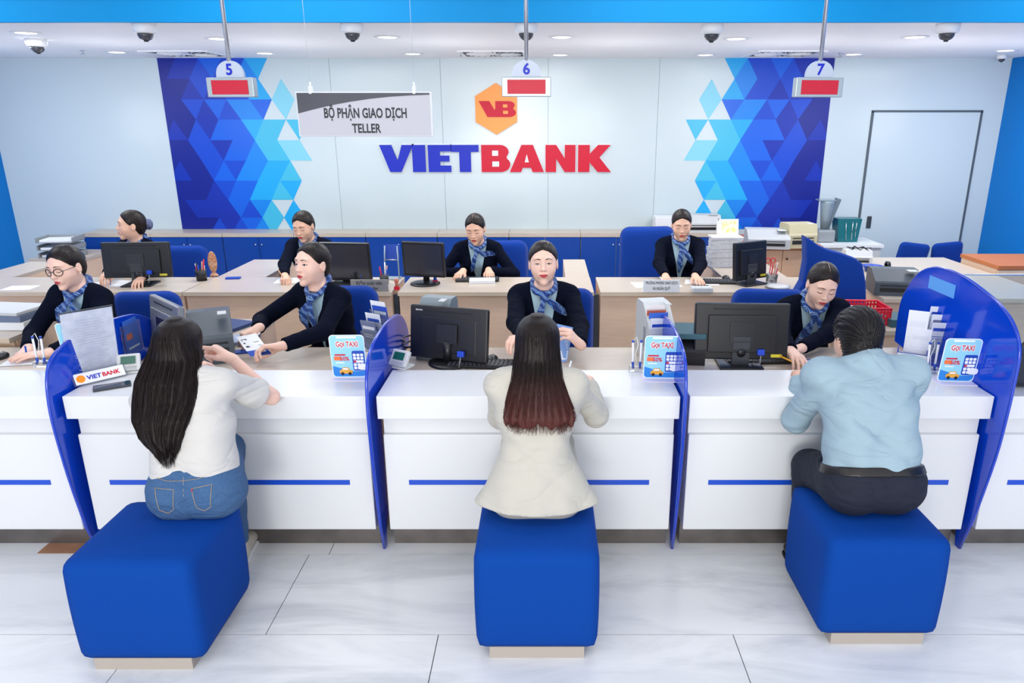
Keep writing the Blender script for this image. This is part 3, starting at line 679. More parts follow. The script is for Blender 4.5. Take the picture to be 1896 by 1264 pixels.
# large blue chair with a slanting back behind the rightmost teller
yb_ = 4.98; pp = [(1488, 436), (1497, 441), (1512, 452), (1530, 460), (1556, 467), (1580, 476), (1593, 486), (1599, 520), (1600, 566), (1598, 590), (1478, 590), (1466, 548), (1482, 520), (1489, 480)]
w3 = [P(a, b, Y=yb_) for a, b in pp]; cx_ = sum(p.x for p in w3)/len(w3)
t = thing('lounge_chair', 'large blue chair with a tall slanting back behind the rightmost teller', 'chair', (cx_, yb_, 0))
m = MB(); pl = [(p.x-cx_, p.z) for p in w3]
def layer(s, y): return [Vector((a*s, y, .85+(b-.85)*s)) for a, b in pl]
L = [layer(.95, -.05), layer(.99, -.04), layer(1, -.01), layer(1, .03), layer(.99, .05), layer(.95, .06)]; n = len(pl)
fs = [list(range(n))[::-1], [5*n+i for i in range(n)]]
for k in range(5): fs += [[k*n+i, k*n+(i+1) % n, (k+1)*n+(i+1) % n, (k+1)*n+i] for i in range(n)]
m.add([v for l in L for v in l], fs, smooth=False); part(t, 'backrest', m, blue)
part(t, 'seat', MB().box((0, -.16, .43), (.5, .26, .12), bev=.04, seg=3), blue)
for sx in (-1, 1):
    for sy in (-.26, 0.0): part(t, 'leg', MB().tube([(sx*.2, sy, 0), (sx*.2, sy, .39)], .014, 8), blk)
part(t, 'back_post', MB().b2((-.2, -.03, .3), (.2, .03, .62)), blue)
# ================= people =================
def A(*v): return np.array(v, np.float32)
def fr(yaw=0, lean=0, roll=0):
    """frame: x right, y forward, z up; degrees; lean tips the top forward, roll tips it to the figure's right"""
    return np.array(Matrix.Rotation(math.radians(yaw), 3, 'Z')@Matrix.Rotation(-math.radians(lean), 3, 'X')@Matrix.Rotation(math.radians(roll), 3, 'Y'), np.float32)
def wob(p, s=1.0):
    x, y, z = p[:, 0]*s, p[:, 1]*s, p[:, 2]*s
    return np.sin(23*x+2.1*np.sin(19*z+1.3)+.7)*np.sin(29*y+1.7*np.sin(17*x))+.6*np.sin(41*z+2.3*np.sin(21*y+13*x))
def folds(p, s=1.0):
    x, y, z = p[:, 0]*s, p[:, 1]*s, p[:, 2]*s
    a = np.sin(52*z+26*x+3*np.sin(11*y+9*x)); b = np.sin(47*z-33*x+2.5*np.sin(13*z+5))
    return np.maximum(a, 0)**3*1.0+np.maximum(b, 0)**3*.9

# ---- head, in its own frame: y towards the face ----
def head_sdf(male=False, open_eyes=True, smile=0, w=1.0):
    def f(p):
        q = p.copy(); q[:, 0] *= 1+(0 if male else 2.2)*np.clip(-p[:, 2]-.035, 0, .07); ax = np.abs(q[:, 0]); m = np.stack([ax, q[:, 1], q[:, 2]], 1)
        d = ell(q, (0, -.014, .036), (.074*w, .092, .084))
        d = smin(d, ell(q, (0, .020, -.022), (.056*w, .064, .082)), .05)
        d = smin(d, ell(m, (.034, .048, -.026), (.026, .026, .028)), .03)                       # cheeks
        d = smin(d, ell(m, (.037*w, .012, -.062), (.016, .034, .026)), .035)                   # jaw corner
        d = smin(d, ell(q, (0, .066, -.097), (.020 if not male else .026, .017, .015)), .035)       # chin
        d = smin(d, ell(m, (.022, .074, .034), (.024, .010, .008)), .018)                        # brow ridge
        d = smax(d, -ell(m, (.031, .098, .012), (.019, .016, .012)), .016)                      # sockets
        d = smin(d, ell(m, (.031, .0685, .0085), (.0155, .0135, .0125)), .006)                   # lids and ball
        d = smin(d, rc(q, (0, .078, .020), (0, .097, -.018), .0055, .0085), .014)               # nose
        d = smin(d, ell(q, (0, .100, -.022), (.0095, .009, .008)), .007)
        d = smin(d, ell(m, (.0115, .091, -.025), (.0065, .009, .0065)), .006)
        d = smax(d, -ell(m, (.006, .096, -.0335), (.003, .004, .003)), .003)
        d = smin(d, ell(q, (0, .074, -.054), (.028, .016, .018)), .016)                          # muzzle
        sx = .022+.004*smile; up = smile*.006*(ax/.024)**2
        z = q[:, 2]-up; l = np.stack([q[:, 0], q[:, 1], z], 1)
        d = smin(d, ell(l, (0, .0865, -.0505), (sx, .0085, .0052)), .005)
        d = smin(d, ell(l, (0, .0855, -.0615), (sx*.85, .0085, .0060)), .005)
        d = smax(d, -ell(l, (0, .097, -.0555), (sx, .008, .0012)), .003)
        d = smin(d, ell(m, (.0765*w, -.012, -.002), (.007, .017, .031)), .006)                    # ears
        d = smax(d, -ell(m, (.085*w, -.006, .002), (.005, .009, .018)), .004)
        d = smin(d, rc(q, (0, -.022, -.045), (0, -.034, -.13), .050 if not male else .058, .050 if not male else .060), .03)
        return d
    return f
def surf_y(f, x, z):
    ys = np.linspace(.13, .0, 261, dtype=np.float32); v = f(np.stack([np.full(261, x), ys, np.full(261, z)], 1).astype(np.float32))
    i = np.argmax(v < 0); return float(ys[i])
HEADS = {}
def head_mesh(key, male=False, open_eyes=True, smile=0, w=1.0, gaze=0.0):
    """vertices, faces, material slots: 0 skin, 1 lip, 2 dark (brow, lash), 3 white, 4 iris"""
    if key in HEADS: return HEADS[key]
    f = head_sdf(male, open_eyes, smile, w); v, F = surfnet(f, (-.10, -.12, -.14), (.10, .13, .13), .0023)
    c = v[F].mean(1); mi = np.zeros(len(F), int)
    ax = np.abs(c[:, 0]); sx = .0225+.004*smile; zc = -.0555+smile*.006*(ax/.024)**2
    up = .0085*(1-(ax/sx)**2)*(1-.16*np.exp(-(ax/.004)**2)); lo = .0105*(1-(ax/sx)**2)
    dz = c[:, 2]-zc
    lip = (c[:, 1] > .07) & (ax < sx) & (((dz > 0) & (dz < up)) | ((dz <= 0) & (-dz < lo)))
    mi[lip] = 1
    mb = MB(); mb.arr(v, F, mi)
    for s in (-1, 1):
        def on(x, z, off): return (s*x, surf_y(f, s*x, z)+off, z)
        # brow
        br = [on(.0125+.034*t, .0315+.0055*math.sin(t*2.3)-(.004*t*t), -.0004) for t in np.linspace(0, 1, 9)]
        mb.slot(2).tube(br, [.0014+.0013*math.sin(math.pi*min(1, t*1.1+.15)) for t in np.linspace(0, 1, 9)] if not male else [.0026]*9, 6)
        if open_eyes:
            # almond of the eye
            n = 12; outl = []
            cx, cz = .031, .0078
            pts = []
            for i in range(n+1):
                t = -1+2*i/n; pts.append((cx+t*.0135, cz+.0046*(1-t*t)+.0012*t, cz-.0038*(1-t*t)+.0012*t))
            mb.slot(3); vs = []; fs = []
            for (x, zt, zb) in pts:
                for k in range(5):
                    z = zb+(zt-zb)*k/4; vs.append(on(x, z, .0007))
            for i in range(n):
                for k in range(4):
                    q = [i*5+k, (i+1)*5+k, (i+1)*5+k+1, i*5+k+1]; fs.append(q if s > 0 else q[::-1])
            mb.add(vs, fs, smooth=True)
            gx = cx+.0045*gaze*s
            mb.slot(4); vs = [on(gx, cz+.0004, .0016)]; rr = .0060
            for i in range(14):
                a = i*2*math.pi/14; x = gx+rr*math.cos(a); t = (x-cx)/.0135
                z = max(cz-.0042*(1-t*t), min(cz+.0050*(1-t*t), cz+.0004+rr*math.sin(a))); vs.append(on(x, z, .0012))
            mb.add(vs, [[0, 1+i, 1+(i+1) % 14] for i in range(14)], smooth=True)
            lash = [on(p[0], p[1], .0008) for p in pts]+[on(.0465, .0115, .001)]
            mb.slot(2).tube(lash, .0015, 5)
            mb.tube([on(p[0], p[2], .0003) for p in pts[6:]], .0004, 4)
        else:
            lash = [on(.0175+.0285*t, .0052-.0062*math.sin(math.pi*t)+.002*t, .0006) for t in np.linspace(0, 1, 10)]
            mb.slot(2).tube(lash, [.0009+.0010*math.sin(math.pi*t*.9+.2) for t in np.linspace(0, 1, 10)], 5)
    va = np.array(mb.v); HEADS[key] = (va, mb.f, mb.m); return HEADS[key]

# ---- hand: wrist at the origin, fingers along +y, palm down (-z), thumb on -x (a right hand) ----
POSE = {'pointdown': ([(30, 10, 6), (66, 70, 40), (74, 78, 40), (78, 76, 40)], .8), 'relax': ([(18, 28, 18), (22, 30, 20), (26, 32, 22), (30, 34, 22)], .5), 'flat': ([(6, 8, 5), (6, 8, 5), (8, 9, 6), (10, 10, 6)], .1),
        'pen': ([(42, 42, 14), (50, 50, 22), (62, 62, 30), (70, 64, 34)], 1.0), 'point': ([(4, 6, 4), (62, 70, 40), (72, 78, 40), (76, 76, 40)], 1.0),
        'pinch': ([(40, 38, 18), (38, 42, 22), (40, 44, 24), (42, 44, 24)], 1.0), 'type': ([(26, 34, 14), (24, 40, 16), (26, 38, 16), (30, 34, 14)], .2)}
HANDS = {}
def hand_pts(pose):
    curls, th = POSE[pose]
    kn = [(-.026, .084, .001), (-.0085, .089, .003), (.0095, .086, .001), (.026, .078, -.003)]
    L = [(.040, .025, .020), (.044, .028, .021), (.041, .026, .020), (.032, .020, .018)]; sp = [-7, -2, 3, 9]; fing = []
    for k, (c, l) in enumerate(zip(curls, L)):
        p = Vector(kn[k]); ch = [p.copy()]; a = 0
        for j in range(3):
            a += c[j]; s = math.radians(sp[k])*(1 if a < 60 else .2)
            d = Vector((math.sin(s)*math.cos(math.radians(a)), math.cos(s)*math.cos(math.radians(a)), -math.sin(math.radians(a)))); p = p+d*l[j]; ch.append(p.copy())
        fing.append(ch)
    t0 = Vector((-.016, .018, -.006)); t1 = Vector((-.038, .046, -.016-.006*th)); t2 = Vector((-.046+.012*th, .074, -.022-.016*th)); t3 = Vector((-.048+.026*th, .094-.002*th, -.026-.026*th))
    return kn, fing, [t0, t1, t2, t3]
def hand_mesh(pose):
    if pose in HANDS: return HANDS[pose]
    kn, fing, th = hand_pts(pose)
    def f(p):
        d = rc(p, (0, -.012, 0), (0, .006, 0), .0225, .0215); q = p*A(1, 1, 1.25)
        d = smin(d, rc(p, (-.006, -.006, 0), (.006, -.006, 0), .021, .021), .01)
        for k in range(4):
            d = smin(d, rc(p, (kn[k][0]*.45, .012, -.003), kn[k], .0145, .0098), .014)
        d = smin(d, rc(p, th[0], th[1], .016, .0125), .014)
        d = smin(d, rc(p, th[1], th[2], .0112, .0096), .005); d = smin(d, rc(p, th[2], th[3], .0095, .0076), .003)
        r = [.0090, .0083, .0076, .0066]
        for k, ch in enumerate(fing):
            s = .86 if k == 3 else 1
            g = rc(p, ch[0], ch[1], r[0]*s, r[1]*s)
            g = smin(g, rc(p, ch[1], ch[2], r[1]*s, r[2]*s), .003); g = smin(g, rc(p, ch[2], ch[3], r[2]*s, r[3]*s), .003)
            d = smin(d, g, .0055)
        return d
    pts = [v for ch in fing for v in ch]+th
    lo = [min(-.035, min(v[i] for v in pts)-.02) for i in range(3)]; hi = [max(.035, max(v[i] for v in pts)+.02) for i in range(3)]; lo[1] = -.05
    v, F = surfnet(f, lo, hi, .0021)
    mb = MB(); mb.arr(v, F, [0]*len(F))
    # nails
    for ch in fing+[th]:
        d = (ch[3]-ch[2]).normalized(); up = Vector((0, 0, 1)); n = (up-d*up.dot(d))
        if n.length < .3: n = Vector((0, 1, 0))-d*d.y
        n.normalize()
        if ch is th: n = (n*.5+Vector((-.8, 0, 0))); n = (n-d*n.dot(d)).normalized()
        x = d.cross(n); c = ch[3]+n*.0052+d*.001
        R = Matrix((x, d, n)).transposed(); mb.slot(5).ball(c, (.0047, .0062, .0022), 8, R)
    HANDS[pose] = (np.array(mb.v), mb.f, mb.m, fing, th); return HANDS[pose]

def ik(S, T, l1, l2, pole):
    S = np.array(S, float); T = np.array(T, float); d = T-S; L = np.linalg.norm(d); mx = (l1+l2)*.985
    if L > mx: T = S+d/L*mx; d = T-S; L = mx
    a = (l1*l1-l2*l2+L*L)/(2*L); h = math.sqrt(max(l1*l1-a*a, 0)); u = d/L; pl = np.array(pole, float); pl = pl-u*(pl@u); pl /= np.linalg.norm(pl)+1e-9
    return S+u*a+pl*h, T
skin = M('skin', (244, 202, 182), .5, sss=.08, spec=.35); skin2 = M('skin_warm', (232, 186, 160), .5, sss=.08, spec=.35)
lipm = M('lips', (190, 62, 66), .4); lipn = M('lips_natural', (190, 110, 100), .5); darkm = M('lash_brow', (38, 28, 26), .7); eyew = M('eye_white', (236, 236, 236), .25); irism = M('iris', (34, 22, 18), .15)
nailm = M('nail', (226, 160, 150), .3)
def hairmat(name, c1, c2, tip=None, zr=None, st=(160, 160, 7), sp_=.28, ro_=.38, bs=.45):
    m = bpy.data.materials.new(name); m.use_nodes = True; nt = m.node_tree; b = nt.nodes['Principled BSDF']
    tc = nt.nodes.new('ShaderNodeTexCoord'); mp = nt.nodes.new('ShaderNodeMapping'); mp.inputs['Scale'].default_value = st
    nz = nt.nodes.new('ShaderNodeTexNoise'); nz.inputs['Scale'].default_value = 1; nz.inputs['Detail'].default_value = 3
    mx = nt.nodes.new('ShaderNodeMix'); mx.data_type = 'RGBA'; mx.inputs[6].default_value = lin(c1)+(1,); mx.inputs[7].default_value = lin(c2)+(1,)
    nt.links.new(tc.outputs['Object'], mp.inputs[0]); nt.links.new(mp.outputs[0], nz.inputs[0]); nt.links.new(nz.outputs[0], mx.inputs[0])
    out = mx.outputs[2]
    if tip:
        sp = nt.nodes.new('ShaderNodeSeparateXYZ'); r = nt.nodes.new('ShaderNodeMapRange'); r.inputs[1].default_value = zr[0]; r.inputs[2].default_value = zr[1]; r.inputs[3].default_value = 0; r.inputs[4].default_value = 1
        nt.links.new(tc.outputs['Object'], sp.inputs[0]); nt.links.new(sp.outputs[2], r.inputs[0])
        m2 = nt.nodes.new('ShaderNodeMix'); m2.data_type = 'RGBA'; m2.inputs[7].default_value = lin(tip)+(1,)
        nt.links.new(r.outputs[0], m2.inputs[0]); nt.links.new(out, m2.inputs[6]); out = m2.outputs[2]
    nt.links.new(out, b.inputs['Base Color']); b.inputs['Roughness'].default_value = ro_; b.inputs['Specular IOR Level'].default_value = sp_
    bp = nt.nodes.new('ShaderNodeBump'); bp.inputs['Strength'].default_value = bs; bp.inputs['Distance'].default_value = .004
    nt.links.new(nz.outputs[0], bp.inputs['Height']); nt.links.new(bp.outputs[0], b.inputs['Normal'])
    return m
hairb = hairmat('hair_black_brown', (14, 10, 9), (38, 27, 24), st=(190, 9, 24)); hairm = hairmat('hair_black', (10, 8, 8), (28, 23, 22))
def scarfmat():
    m = bpy.data.materials.new('scarf_print'); m.use_nodes = True; nt = m.node_tree; b = nt.nodes['Principled BSDF']
    tc = nt.nodes.new('ShaderNodeTexCoord'); wv = nt.nodes.new('ShaderNodeTexWave'); wv.inputs['Scale'].default_value = 11; wv.inputs['Distortion'].default_value = 3.5; wv.inputs['Detail'].default_value = 1; wv.inputs['Detail Scale'].default_value = 2
    wv.bands_direction = 'DIAGONAL'; r = nt.nodes.new('ShaderNodeValToRGB'); r.color_ramp.interpolation = 'CONSTANT'; e = r.color_ramp.elements
    e[0].position = 0; e[0].color = lin((16, 54, 122))+(1,); e[1].position = .42; e[1].color = lin((28, 92, 176))+(1,)
    for q, c in ((.74, (70, 130, 196)), (.86, (196, 222, 238)), (.93, (20, 60, 130))):
        x = e.new(q); x.color = lin(c)+(1,)
    nt.links.new(tc.outputs['Object'], wv.inputs[0]); nt.links.new(wv.outputs[0], r.inputs[0]); nt.links.new(r.outputs[0], b.inputs['Base Color']); b.inputs['Roughness'].default_value = .5; b.inputs['Sheen Weight'].default_value = .2
    return m
scarfm = scarfmat()
blouse = M('blouse_pale_blue', (168, 198, 212), .75, bump=.1, scale=300)

def sdf_mesh(fs, lo, hi, h, name, mats, root, off, mi=None):
    v, F = surfnet(fs, lo, hi, h)
    m = MB(); m.arr(v, F); 
    return part(root, name, m, mats, world=True)

def person(label, hip, yaw, lean=8, tilt=0, chest_yaw=None, chest_lean=None, head=(0, 0, 0), wr=None, wl=None, er=(.4, -.4, -1), el=(-.4, -.4, -1), hr_='relax', hl='relax',
           hdr=None, hdl=None, pnr=(0, 0, -1), pnl=(0, 0, -1), s=1.0, outfit='staff', open_eyes=False, smile=0, gaze=0, tails=(), hair='bun', headoff=(0, 0, 0), legs=True, category='person', knee_l=None, knee_r=None, skinm=skin, lips=lipm, zfloor=0, bun=(0, -.105, .03), part_x=0.0):
    """head yaw is absolute; all joints end up in world coordinates"""
    J = {}
    Mh = fr(yaw, lean, tilt); cy_ = yaw if chest_yaw is None else chest_yaw; Mc = fr(cy_, chest_lean if chest_lean is not None else lean*1.3, tilt)
    if hip[0] == 'head':                            # placed by where the head is
        hp = P(hip[1], hip[2], Y=hip[3]); o_ = Mh@A(0, 0, .27)+Mc@A(0, 0, .25)+fr(*head)@A(0, .022, .085)
        hip = tuple(np.array(hp)-o_*s-A(*headoff)); print('HIP', label[:40], np.round(hip, 3))
    hip = A(*hip)
    male = outfit == 'man'
    C = hip+Mh@A(0, 0, .27)*s; B = lambda x, y, z: C+Mc@(A(x, y, z)*s)
    Hh = lambda x, y, z: hip+Mh@(A(x, y, z)*s)
    sw = .148 if not male else .185
    NB = B(0, -.012, .195); Hm = fr(*head); HC = NB+A(*headoff)+(Mc@A(0, .012, .055)+Hm@A(0, .022, .085))*s
    SR, SL = B(sw, 0, .150), B(-sw, 0, .150)
    up_, fo = (.275*s, .245*s) if not male else (.30*s, .26*s)
    poler = Mc@A(*er); polel = Mc@A(*el)
    wr = B(.15, .3, -.1) if wr is None else A(*wr); wl = B(-.15, .3, -.1) if wl is None else A(*wl)
    ER, WR = ik(SR, wr, up_, fo, poler); EL, WL = ik(SL, wl, up_, fo, polel)
    fwd = fr(yaw)@A(0, 1, 0); side = fr(yaw)@A(1, 0, 0)
    HR, HL = Hh(.085, 0, 0), Hh(-.085, 0, 0)
    KR = HR+fwd*.40*s+side*.05+A(0, 0, .02) if knee_r is None else A(*knee_r); KL = HL+fwd*.40*s-side*.05+A(0, 0, .02) if knee_l is None else A(*knee_l)
    FR = A(KR[0], KR[1], zfloor+.09)-fwd*.05; FL = A(KL[0], KL[1], zfloor+.09)-fwd*.05
    root = thing('person', label, category, (float(hip[0]), float(hip[1]), 0)); off = Vector(root.location)
    # --- body: one continuous surface, face and hands included ---
    k = s*(1 if not male else 1.1)
    def torso(p, g=0.0, kk=.05):
        d = rc(p, Hh(.075, -.005, 0), Hh(-.075, -.005, 0), .108*k+g, .108*k+g)
        wst = .088 if not male else .098
        d = smin(d, rc(p, Hh(.045, 0, .15), Hh(-.045, 0, .15), wst*k+g, wst*k+g), kk*1.6)
        d = smin(d, rc(p, B(.055, 0, .0), B(-.055, 0, .0), .092*k+g, .092*k+g), kk)
        d = smin(d, rc(p, B(.085, -.004, .085), B(-.085, -.004, .085), .082*k+g, .082*k+g), kk)
        if not male:
            for q in (-1, 1): d = smin(d, ell(p, B(q*.062, .072, .045), (.056+g, .050+g, .052+g)), .035)
        for S_, q in ((SR, 1), (SL, -1)):
            d = smin(d, rc(p, B(q*.05, -.012, .150), S_, .058*k+g, .050*k+g), .035)
            d = smin(d, rc(p, B(q*.02, -.018, .205), B(q*(sw-.03), -.006, .178), .036*k+g, .034*k+g), .04)
        return d
    def arms(p, g=0.0, g2=None, cut=None):
        g2 = g if g2 is None else g2
        a = .044*k if not male else .052; d = None
        for S_, E_, W_ in ((SR, ER, WR), (SL, EL, WL)):
            fa = rc(p, E_, W_, .037*k+g, .0245*k+g2)
            if cut is not None:
                dr = (W_-E_)/np.linalg.norm(W_-E_); ea = np.sqrt(((p-E_)**2).sum(1))*14
                fa = fa+.0022*np.sin(ea*7)*np.exp(-ea/3)
                fa = np.maximum(fa, (p-W_)@dr+cut)
            u = smin(rc(p, S_, E_, a+g, .037*k+g), fa, .02)
            d = u if d is None else np.minimum(d, u)
        return d
    def legs_(p, g=0.0):
        d = None
        for H_, K_, F_ in ((HR, KR, FR), (HL, KL, FL)):
            u = smin(rc(p, H_, K_, .088*k+g, .058*k+g), rc(p, K_, F_, .056*k+g, .042*k+g), .03)
            d = u if d is None else smin(d, u, .03)
        return d
    def neck(p, g=0): return rc(p, B(0, -.02, .17), HC+Hm@A(0, -.026, -.06), (.050 if not male else .060)*s+g, (.049 if not male else .058)*s+g)
    def fbody(p):
        d = torso(p, -.012); d = smin(d, arms(p, -.003, 0), .03); d = smin(d, neck(p), .03)
        return smin(d, legs_(p, -.012), .03) if legs else d
    pts = [hip, C, NB, SR, SL, ER, EL, WR, WL, HR, HL]+([KR, KL, FR, FL] if legs else [])
    lo = np.min(pts, 0)-.16; hi = np.max(pts, 0)+.14
    v, F = surfnet(fbody, lo, hi, .0085); mb = MB(); mb.arr(v, F)
    va, hf, hm = head_mesh((male, open_eyes, smile, gaze), male, open_eyes, smile, 1.0, gaze)
    n = len(mb.v); mb.v += [tuple(q) for q in ((Hm@(va.T*s)).T+HC).tolist()]; mb.f += [[i+n for i in f] for f in hf]; mb.m += list(hm); mb.sm += [True]*len(hf)
    fl = {}
    for side_, W_, E_, pose, hd, pn in ((1, WR, ER, hr_, hdr, pnr), (-1, WL, EL, hl, hdl, pnl)):
        va, hf, hm, fing, th = hand_mesh(pose)
        y = (W_-E_) if hd is None else A(*hd); y = y/np.linalg.norm(y); z = -A(*pn); z = z-y*(z@y); z /= np.linalg.norm(z); x = np.cross(y, z)
        R = np.stack([x*side_, y, z], 1)*s*(1 if not male else 1.1); n = len(mb.v)
        mb.v += [tuple(q) for q in ((R@va.T).T+W_).tolist()]; mb.f += [[i+n for i in (f if side_ > 0 else f[::-1])] for f in hf]; mb.m += list(hm); mb.sm += [True]*len(hf)
        cvt = lambda q: Vector(R@np.array(q)+W_)
        fl[side_] = dict(tips=[cvt(c[3]) for c in fing], mid=[cvt(c[2]) for c in fing], thumb=cvt(th[3]), knuckle=[cvt(c[0]) for c in fing])
    part(root, 'body', mb, [skinm, lips, darkm, eyew, irism, nailm], world=True)
    J.update(torso=torso, arms=arms, legs=legs_, lo=lo, hi=hi, tl=lambda p: (p-C)@Mc/s, th=lambda p: (p-hip)@Mh/s, k=k, hip=hip, fwd=fwd, FR=FR, FL=FL, HR=HR, HL=HL, root=root, B=B, Hh=Hh, Mc=Mc, Mh=Mh, HC=HC, Hm=Hm, WR=WR, WL=WL, ER=ER, EL=EL, hands=fl, NB=NB, s=s, C=C, SR=SR, SL=SL, KR=KR, KL=KL)
    tl = lambda p: (p-C)@Mc/s                      # chest coordinates
    th_ = lambda p: (p-hip)@Mh/s
    # --- clothes ---
    if outfit == 'staff':
        def shirt(p):
            d = torso(p, -.004); q = tl(p); d = smax(d, -(rc(p, NB+Mc@A(0, .06, .05), NB+Mc@A(0, .16, .03), .075*s, .075*s)), .01)
            return np.maximum(d, q[:, 2]-.205)
        m_ = sdf_mesh(shirt, lo, hi, .008, 'blouse', blouse, root, off)
        def jacket(p):
            d = torso(p, .007); q = tl(p); h_ = th_(p)
            d = d+.0028*wob(p, 1.3)*np.clip(1-np.exp(-((q[:, 0]/.10)**2)), 0, 1)
            # open front: a V from the collar to the button
            wv = np.clip(.058*(q[:, 2]+.10)/.27, .0, .08)+.012
            cut = np.maximum(np.abs(q[:, 0])-wv, -(q[:, 1]-.0)); cut = np.maximum(cut, -(q[:, 2]+.16))
            d = smax(d, -cut, .006); d = smin(d, arms(p, .009, .012, .012), .022)
            # neck hole and hem
            d = smax(d, -(rc(p, B(0, -.01, .17), B(0, 0.0, .30), .064*s, .075*s)), .008)
            d = np.maximum(d, -(h_[:, 2]+.02))
            return d
        sdf_mesh(jacket, lo, hi, .0065, 'jacket', navy, root, off)
        if legs: sdf_mesh(lambda p: np.maximum(smin(legs_(p, .006), rc(p, Hh(.075, -.005, 0), Hh(-.075, -.005, 0), .108*k, .108*k), .03), (p-hip)@Mh[:, 2]-.125), lo, hi, .011, 'trousers', navy, root, off)
        # scarf: band, knot and tails
        nk = []
        for i in range(22):
            a = 2*math.pi*i/22; nk.append(B(.066*math.sin(a), -.012+.062*math.cos(a)+.012*max(0, math.cos(a)), .205-.030*math.cos(a)+.01))
        def band(p):
            d = None
            for i in range(22):
                u = rc(p, nk[i], nk[(i+1) % 22], .0155*s, .0155*s); d = u if d is None else smin(d, u, .01)
            kn = B(.0+.012*np.sign(tails[0][0][0]) if tails else 0, .078, .168)
            d = smin(d, ell(p, kn, (.024, .018, .020), Mc), .01)
            return d+.0016*np.sin(240*((p-NB)@Mc[:, 2])+30*(p-NB)@Mc[:, 0])
        sc = sdf_mesh(band, B(0, 0, .18)-.16, B(0, 0, .18)+.16, .004, 'scarf', scarfm, root, off)
        for tp in tails:                            # points in chest coordinates
            m = MB(); P0 = [Vector(B(*q[:3])) for q in tp]; ws = [q[3] for q in tp]
            # resample
            pts_, wd = [], []
            for i in range(len(P0)-1):
                for q in (0, .25, .5, .75): pts_.append(P0[i].lerp(P0[i+1], q)); wd.append(ws[i]+(ws[i+1]-ws[i])*q)
            pts_.append(P0[-1]); wd.append(ws[-1])
            nrm = Vector(Mc@A(0, 1, 0)); vs = []; fs = []; nc = 9
            for i, (c, w_) in enumerate(zip(pts_, wd)):
                t_ = (pts_[min(i+1, len(pts_)-1)]-pts_[max(i-1, 0)]).normalized(); x = t_.cross(nrm).normalized()
                for j in range(nc):
                    u = -1+2*j/(nc-1); rip = .0045*math.sin(u*6.5+i*.25)*(1 if i > 1 else .3); vs.append(c+x*u*w_+nrm*(rip+.004)); 
                for j in range(nc):
                    u = 1-2*j/(nc-1); rip = .0045*math.sin(u*6.5+i*.25)*(1 if i > 1 else .3); vs.append(c+x*u*w_+nrm*(rip+.0005))
            r_ = 2*nc
            for i in range(len(pts_)-1):
                for j in range(r_): fs.append([i*r_+j, i*r_+(j+1) % r_, (i+1)*r_+(j+1) % r_, (i+1)*r_+j])
            fs.append(list(range(r_))); fs.append([(len(pts_)-1)*r_+j for j in range(r_)][::-1])
            m.add(vs, fs, smooth=True); part(sc, 'scarf_tail', m, scarfm, world=True)
    # --- hair worn up ---
    if hair == 'bun':
        def fh(p):
            q = p; d = ell(q, (0, -.016, .040), (.0815, .100, .091))
            d = smin(d, ell(q, (0, -.055, -.01), (.066, .055, .07)), .03)
            ax = np.abs(q[:, 0])
            cutp = q[:, 1]*.80-q[:, 2]*.60-.010+.25*np.maximum(.03-ax, 0)-.30*np.maximum(ax-.045, 0)
            d = smax(d, cutp, .012)
            d = np.maximum(d, -(q[:, 2]+.075+.3*(q[:, 1]+.05)))
            d = smax(d, -ell(np.stack([ax, q[:, 1], q[:, 2]], 1), (.086, -.006, -.012), (.016, .020, .032)), .008)
            x = q[:, 0]-part_x
            d = d+.0022*np.exp(-(x/.0022)**2)*np.clip((q[:, 1]+.04)*30, 0, 1)*np.clip((q[:, 2]-.03)*30, 0, 1)
            d = d+.0013*np.sin(150*np.arctan2(x, q[:, 2]+.02+.0*q[:, 1]))
            if bun is not None:
                b_ = ell(q, bun, (.040, .030, .038)); r_ = np.sqrt(((q-A(*bun))**2).sum(1)); d = smin(d, b_+.0015*np.sin(120*np.arctan2(q[:, 2]-bun[2], q[:, 0]-bun[0])+r_*260), .008)
            return d
        v, F = surfnet(fh, (-.11, -.17, -.10), (.11, .11, .15), .003)
        m = MB(); m.arr((Hm@(v.T*s)).T+HC, F); ho = part(root, 'hair', m, hairb, world=True)
        pl_ = []
        for a_ in np.linspace(62, 112, 14):
            u_ = A(0, math.cos(math.radians(a_)), math.sin(math.radians(a_))); t_ = np.linspace(.16, .05, 200, dtype=np.float32); q_ = A(part_x, 0, .02)[None]+t_[:, None]*u_[None]
            i_ = int(np.argmax(fh(q_.astype(np.float32)) < 0)); pl_.append(Vector(HC+Hm@(q_[i_]*s)))
        part(ho, 'parting', MB().tube(pl_, [.0004+.0011*math.sin(math.pi*(k_+.8)/15) for k_ in range(14)], 5), skinm, world=True)
    return J
# ================= the people in the photo =================
def tailset(l, r, lw=.024, rw=.024):
    """two scarf tails from the knot: lists of (x, z) in chest coordinates, y follows the jacket"""
    def mk(pts, w_):
        out = [(pts[0][0], .088, pts[0][1], .010)]
        for i, (x, z) in enumerate(pts[1:]): out.append((x, .128+(.010 if .0 < z < .09 else 0)-.35*max(0, abs(x)-.05), z, w_*(1 if i < len(pts)-2 else .25 if i > 0 else 1)))
        return out
    return (mk(l, lw), mk(r, rw))
S = {}
Z1, Z2 = .775, .775
w_ = lambda x, y, z=.785: tuple(P(x, y, z=z))
